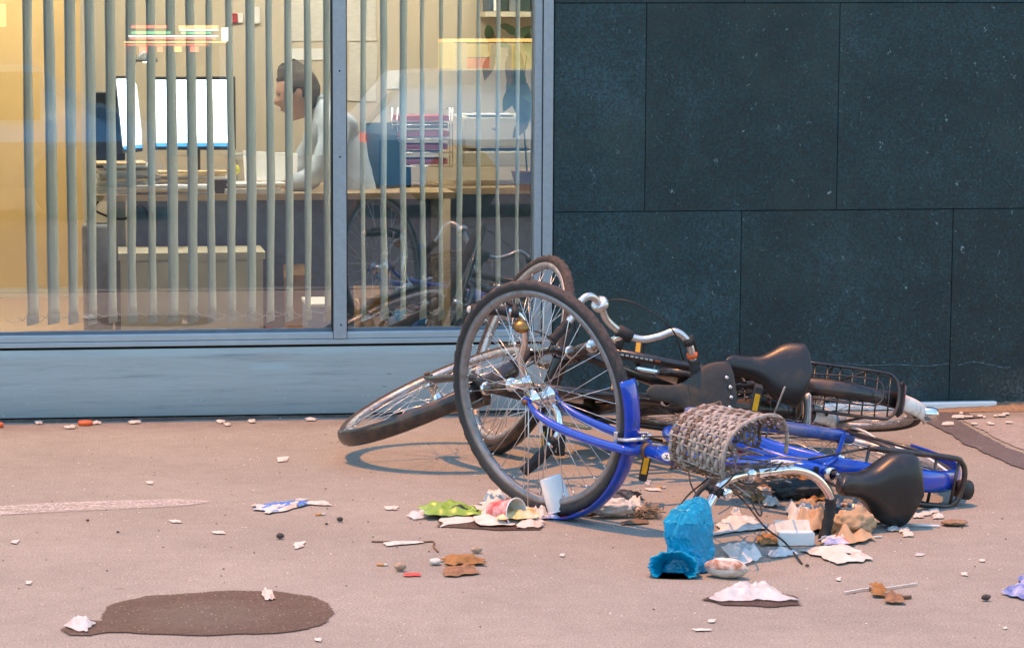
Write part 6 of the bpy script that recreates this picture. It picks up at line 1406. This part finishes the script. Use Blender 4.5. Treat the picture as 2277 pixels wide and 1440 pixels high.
# along the building foot
b = MB(); p0, p1 = Fc(1820, 900, -.055), Fc(2213, 890, -.055); b.loft([[V((p.x, p.y+dy, dz_)) for (dy, dz_) in ((-.018, .004), (-.018, .022), (-.012, .027), (.014, .027), (.018, .022), (.018, .004))] for p in (p0, p1)], True, True, smooth=False)
tag(b.build('white_trunking', M['cupwhite'], origin=p0), 'long white plastic strip lying along the foot of the stone wall', 'plastic strip')
b = MB(); nx, ny = 70, 10; vs = []
x0_, x1_ = G(2060, 905).x, 4.6
for i in range(nx+1):
    for j in range(ny+1):
        x = x0_+(x1_-x0_)*i/nx; y = -.16+.17*j/ny; e_ = min(1, i/14)*min(1, j/4.0)
        vs.append(V((x, y-.03*noise.noise(V((x*5, 2, 0))), .002+e_*(.012+.016*abs(noise.noise(V((x*7, y*14, 0))))+.010*noise.noise(V((x*30, y*40, 2)))))))
b.add(vs, [(i*(ny+1)+j, (i+1)*(ny+1)+j, (i+1)*(ny+1)+j+1, i*(ny+1)+j+1) for i in range(nx) for j in range(ny)]); tag(b.build('dirt', M['sand'], origin=(x0_, 0, 0)), 'low bank of earth along the stone wall', kind='stuff')
cc = G(190, 945); b = MB(); b.lathe(V((cc.x, cc.y, .002)), (0, 0, 1), [(0, 0), (.026, 0), (.027, .012), (.024, .014), (0, .014)], 24); tag(b.build('bottle_cap', M['orange_plastic'], origin=cc), 'orange cap at the foot of the metal panel', 'cap')
cc = G(-2, 950); b = MB(); b.lathe(V((cc.x, cc.y, .002)), (0, 0, 1), [(0, 0), (.016, 0), (.017, .012), (.012, .016), (0, .016)], 20); tag(b.build('bottle_cap', M['orange_plastic'], origin=cc), 'orange cap at the left picture edge by the panel', 'cap')
FL = [(155, 951, 22), (215, 941, 18), (300, 940, 24), (490, 939, 16), (505, 945, 12), (560, 938, 14), (690, 934, 20), (86, 941, 16)]
ORD = ['first', 'second', 'third', 'fourth', 'fifth', 'sixth', 'seventh', 'eighth', 'ninth', 'tenth', 'eleventh', 'twelfth', 'thirteenth', 'fourteenth', 'fifteenth', 'sixteenth']
FL.sort()
for i, (x, y, w) in enumerate(FL):
    w *= .62
    sheet('paper_flake', ORD[i]+' white paper flake from the left along the foot of the metal panel', 'paper', [(x-w, y-2), (x+w, y-3), (x+w*.8, y+3), (x-w*.7, y+3)], M['p_white'], .008, 10, seed=80+i*1.9, jag=.25, group='flakes along the foot of the panel')
for i in range(12):
    x, y = 2140+i*9.5+rng.uniform(-3, 3), rng.uniform(920, 950); w = rng.uniform(3, 9)
    sheet('paper_flake', ORD[i]+' white flake from the left on the dusty pavement by the stone wall', 'paper', [(x-w, y-1.5), (x+w, y-2), (x+w, y+2), (x-w, y+1.5)], M['p_white'], .003, 4, seed=110+i, z0=.007, group='flakes on the dusty pavement')
for i, (x, y) in enumerate(((2130, 930), (2108, 946))):
    sheet('paper_flake', ('white scrap on the dark repair strip by the wall', 'jagged white scrap on the near edge of the repair strip')[i], 'paper', [(x-12, y-3), (x+12, y-4), (x+14, y+3), (x-14, y+3)], M['p_white'], .006, 6, seed=140+i, z0=.007)
# white cable from the black mudguard to the blue rack
b = MB(); b.tube(cr([Fc(1895, 950, -1.35), Fc(1925, 960, -1.45), Fc(1960, 982, -1.6), Fc(2010, 1000, -1.75), Fc(2060, 1016, -1.9), Fc(2110, 1050, -2.05)], 8), .004, 8); tag(b.build('white_cable', M['cable_white'], origin=Fc(1895, 950, -1.35)), 'white cable arching from the white mudguard to the blue rack', 'cable')
# fine grit
b = MB(); c8 = [V((-1, -1, -1)), V((1, -1, -.6)), V((.7, 1, -1)), V((-.8, .8, -.7)), V((-.2, .1, 1))]
for i in range(560):
    x = rng.uniform(-30, 2300); y = rng.triangular(915, 1440, 1000); p = G(x, y)
    if p.y > -.03: continue
    s = rng.uniform(.0008, .0028); b.cur = 0 if rng.random() < .55 else 1
    b.add([p+V((q.x*s*rng.uniform(.7, 1.6), q.y*s*rng.uniform(.7, 1.6), q.z*s*.6+s*.5+.001)) for q in c8], [(0, 1, 4), (1, 2, 4), (2, 3, 4), (3, 0, 4)], False)
tag(b.build('grit', [M['p_white'], M['pebble']]), 'fine pale and dark grit scattered over the pavement', kind='stuff')
sheet('napkin', 'white crumpled paper between the red cup and the upright wheel', 'napkin', [(1176, 1128), (1214, 1132), (1222, 1156), (1180, 1160)], M['p_white'], .040, 16, seed=51.3)
sheet('napkin', 'small white paper flap under the right edge of the yellowish wrapper', 'napkin', [(1150, 1160), (1205, 1158), (1210, 1174), (1150, 1178)], M['p_white'], .02, 12, seed=52.6)
sheet('foil_scrap', 'shiny torn film strip hanging at the foot of the upright wheel', 'foil', [(1212, 1122), (1246, 1126), (1268, 1150), (1230, 1152)], M['foil'], .04, 14, seed=53.9)
sheet('paper_scrap', 'grey white torn paper beside the string clump', 'paper', [(1395, 1118), (1430, 1122), (1432, 1146), (1392, 1146)], M['p_white'], .045, 14, seed=54.4)
sheet('brown_scrap', 'thin brown strips in front of the string clump', 'leaf', [(1380, 1162), (1440, 1158), (1444, 1166), (1384, 1168)], M['twig'], .01, 8, seed=55.1)
sheet('dark_scrap', 'dark oily scrap under the blue chain case', 'scrap', [(1560, 1075), (1640, 1072), (1660, 1092), (1570, 1094)], M['p_black'], .02, 12, seed=56.1)
sheet('brown_scrap', 'brown leaf litter under the torn basket', 'leaf', [(1640, 1078), (1700, 1074), (1712, 1096), (1650, 1098)], M['leafdry2'], .03, 14, seed=57.1, jag=.4)
# loose cables tangled between the bicycles
for i, (pts, r_) in enumerate((([(1590, 1050, -2.8), (1560, 1075, -2.85), (1530, 1100, -2.9), (1508, 1128, -2.93)], .0026), ([(1620, 1058, -2.85), (1660, 1075, -2.88), (1720, 1070, -2.85), (1770, 1062, -2.78)], .0024), ([(1500, 985, -2.2), (1560, 1000, -2.35), (1620, 1040, -2.6), (1640, 1058, -2.8)], .0026), ([(1420, 975, -2.35), (1470, 985, -2.4), (1530, 1010, -2.5), (1600, 1050, -2.8)], .0026), ([(1530, 1040, -2.5), (1536, 1075, -2.55), (1548, 1098, -2.62)], .0024))):
    b = MB(); b.tube(cr([Lp(A, Fc(*q)) for q in pts], 8), r_, 7); b.build('brake_cable', M['cable_black'], A)
# dense small scraps packed under the handlebar and saddle of the blue bicycle
mm_ = ['p_white', 'p_brown', 'leafdry', 'p_film', 'p_white', 'cloth', 'leafdry2']
for i in range(16):
    x = 1640+i*19+rng.uniform(-6, 6); y = rng.uniform(1092, 1150) if i < 11 else rng.uniform(1135, 1180); w = rng.uniform(12, 24); h_ = w*rng.uniform(.3, .5)
    sheet('crumpled_scrap', ORD[i]+' crumpled scrap from the left under the blue bicycle handlebar', 'scrap', [(x-w, y-h_*rng.uniform(.4, 1.2)), (x+w*.8, y-h_), (x+w, y+h_*rng.uniform(.5, 1.1)), (x-w*.7, y+h_)], M[mm_[i % 7]], rng.uniform(.015, .034), 14, seed=170+i*3.3, jag=.35, fold=4.2, group='scraps under the handlebar')
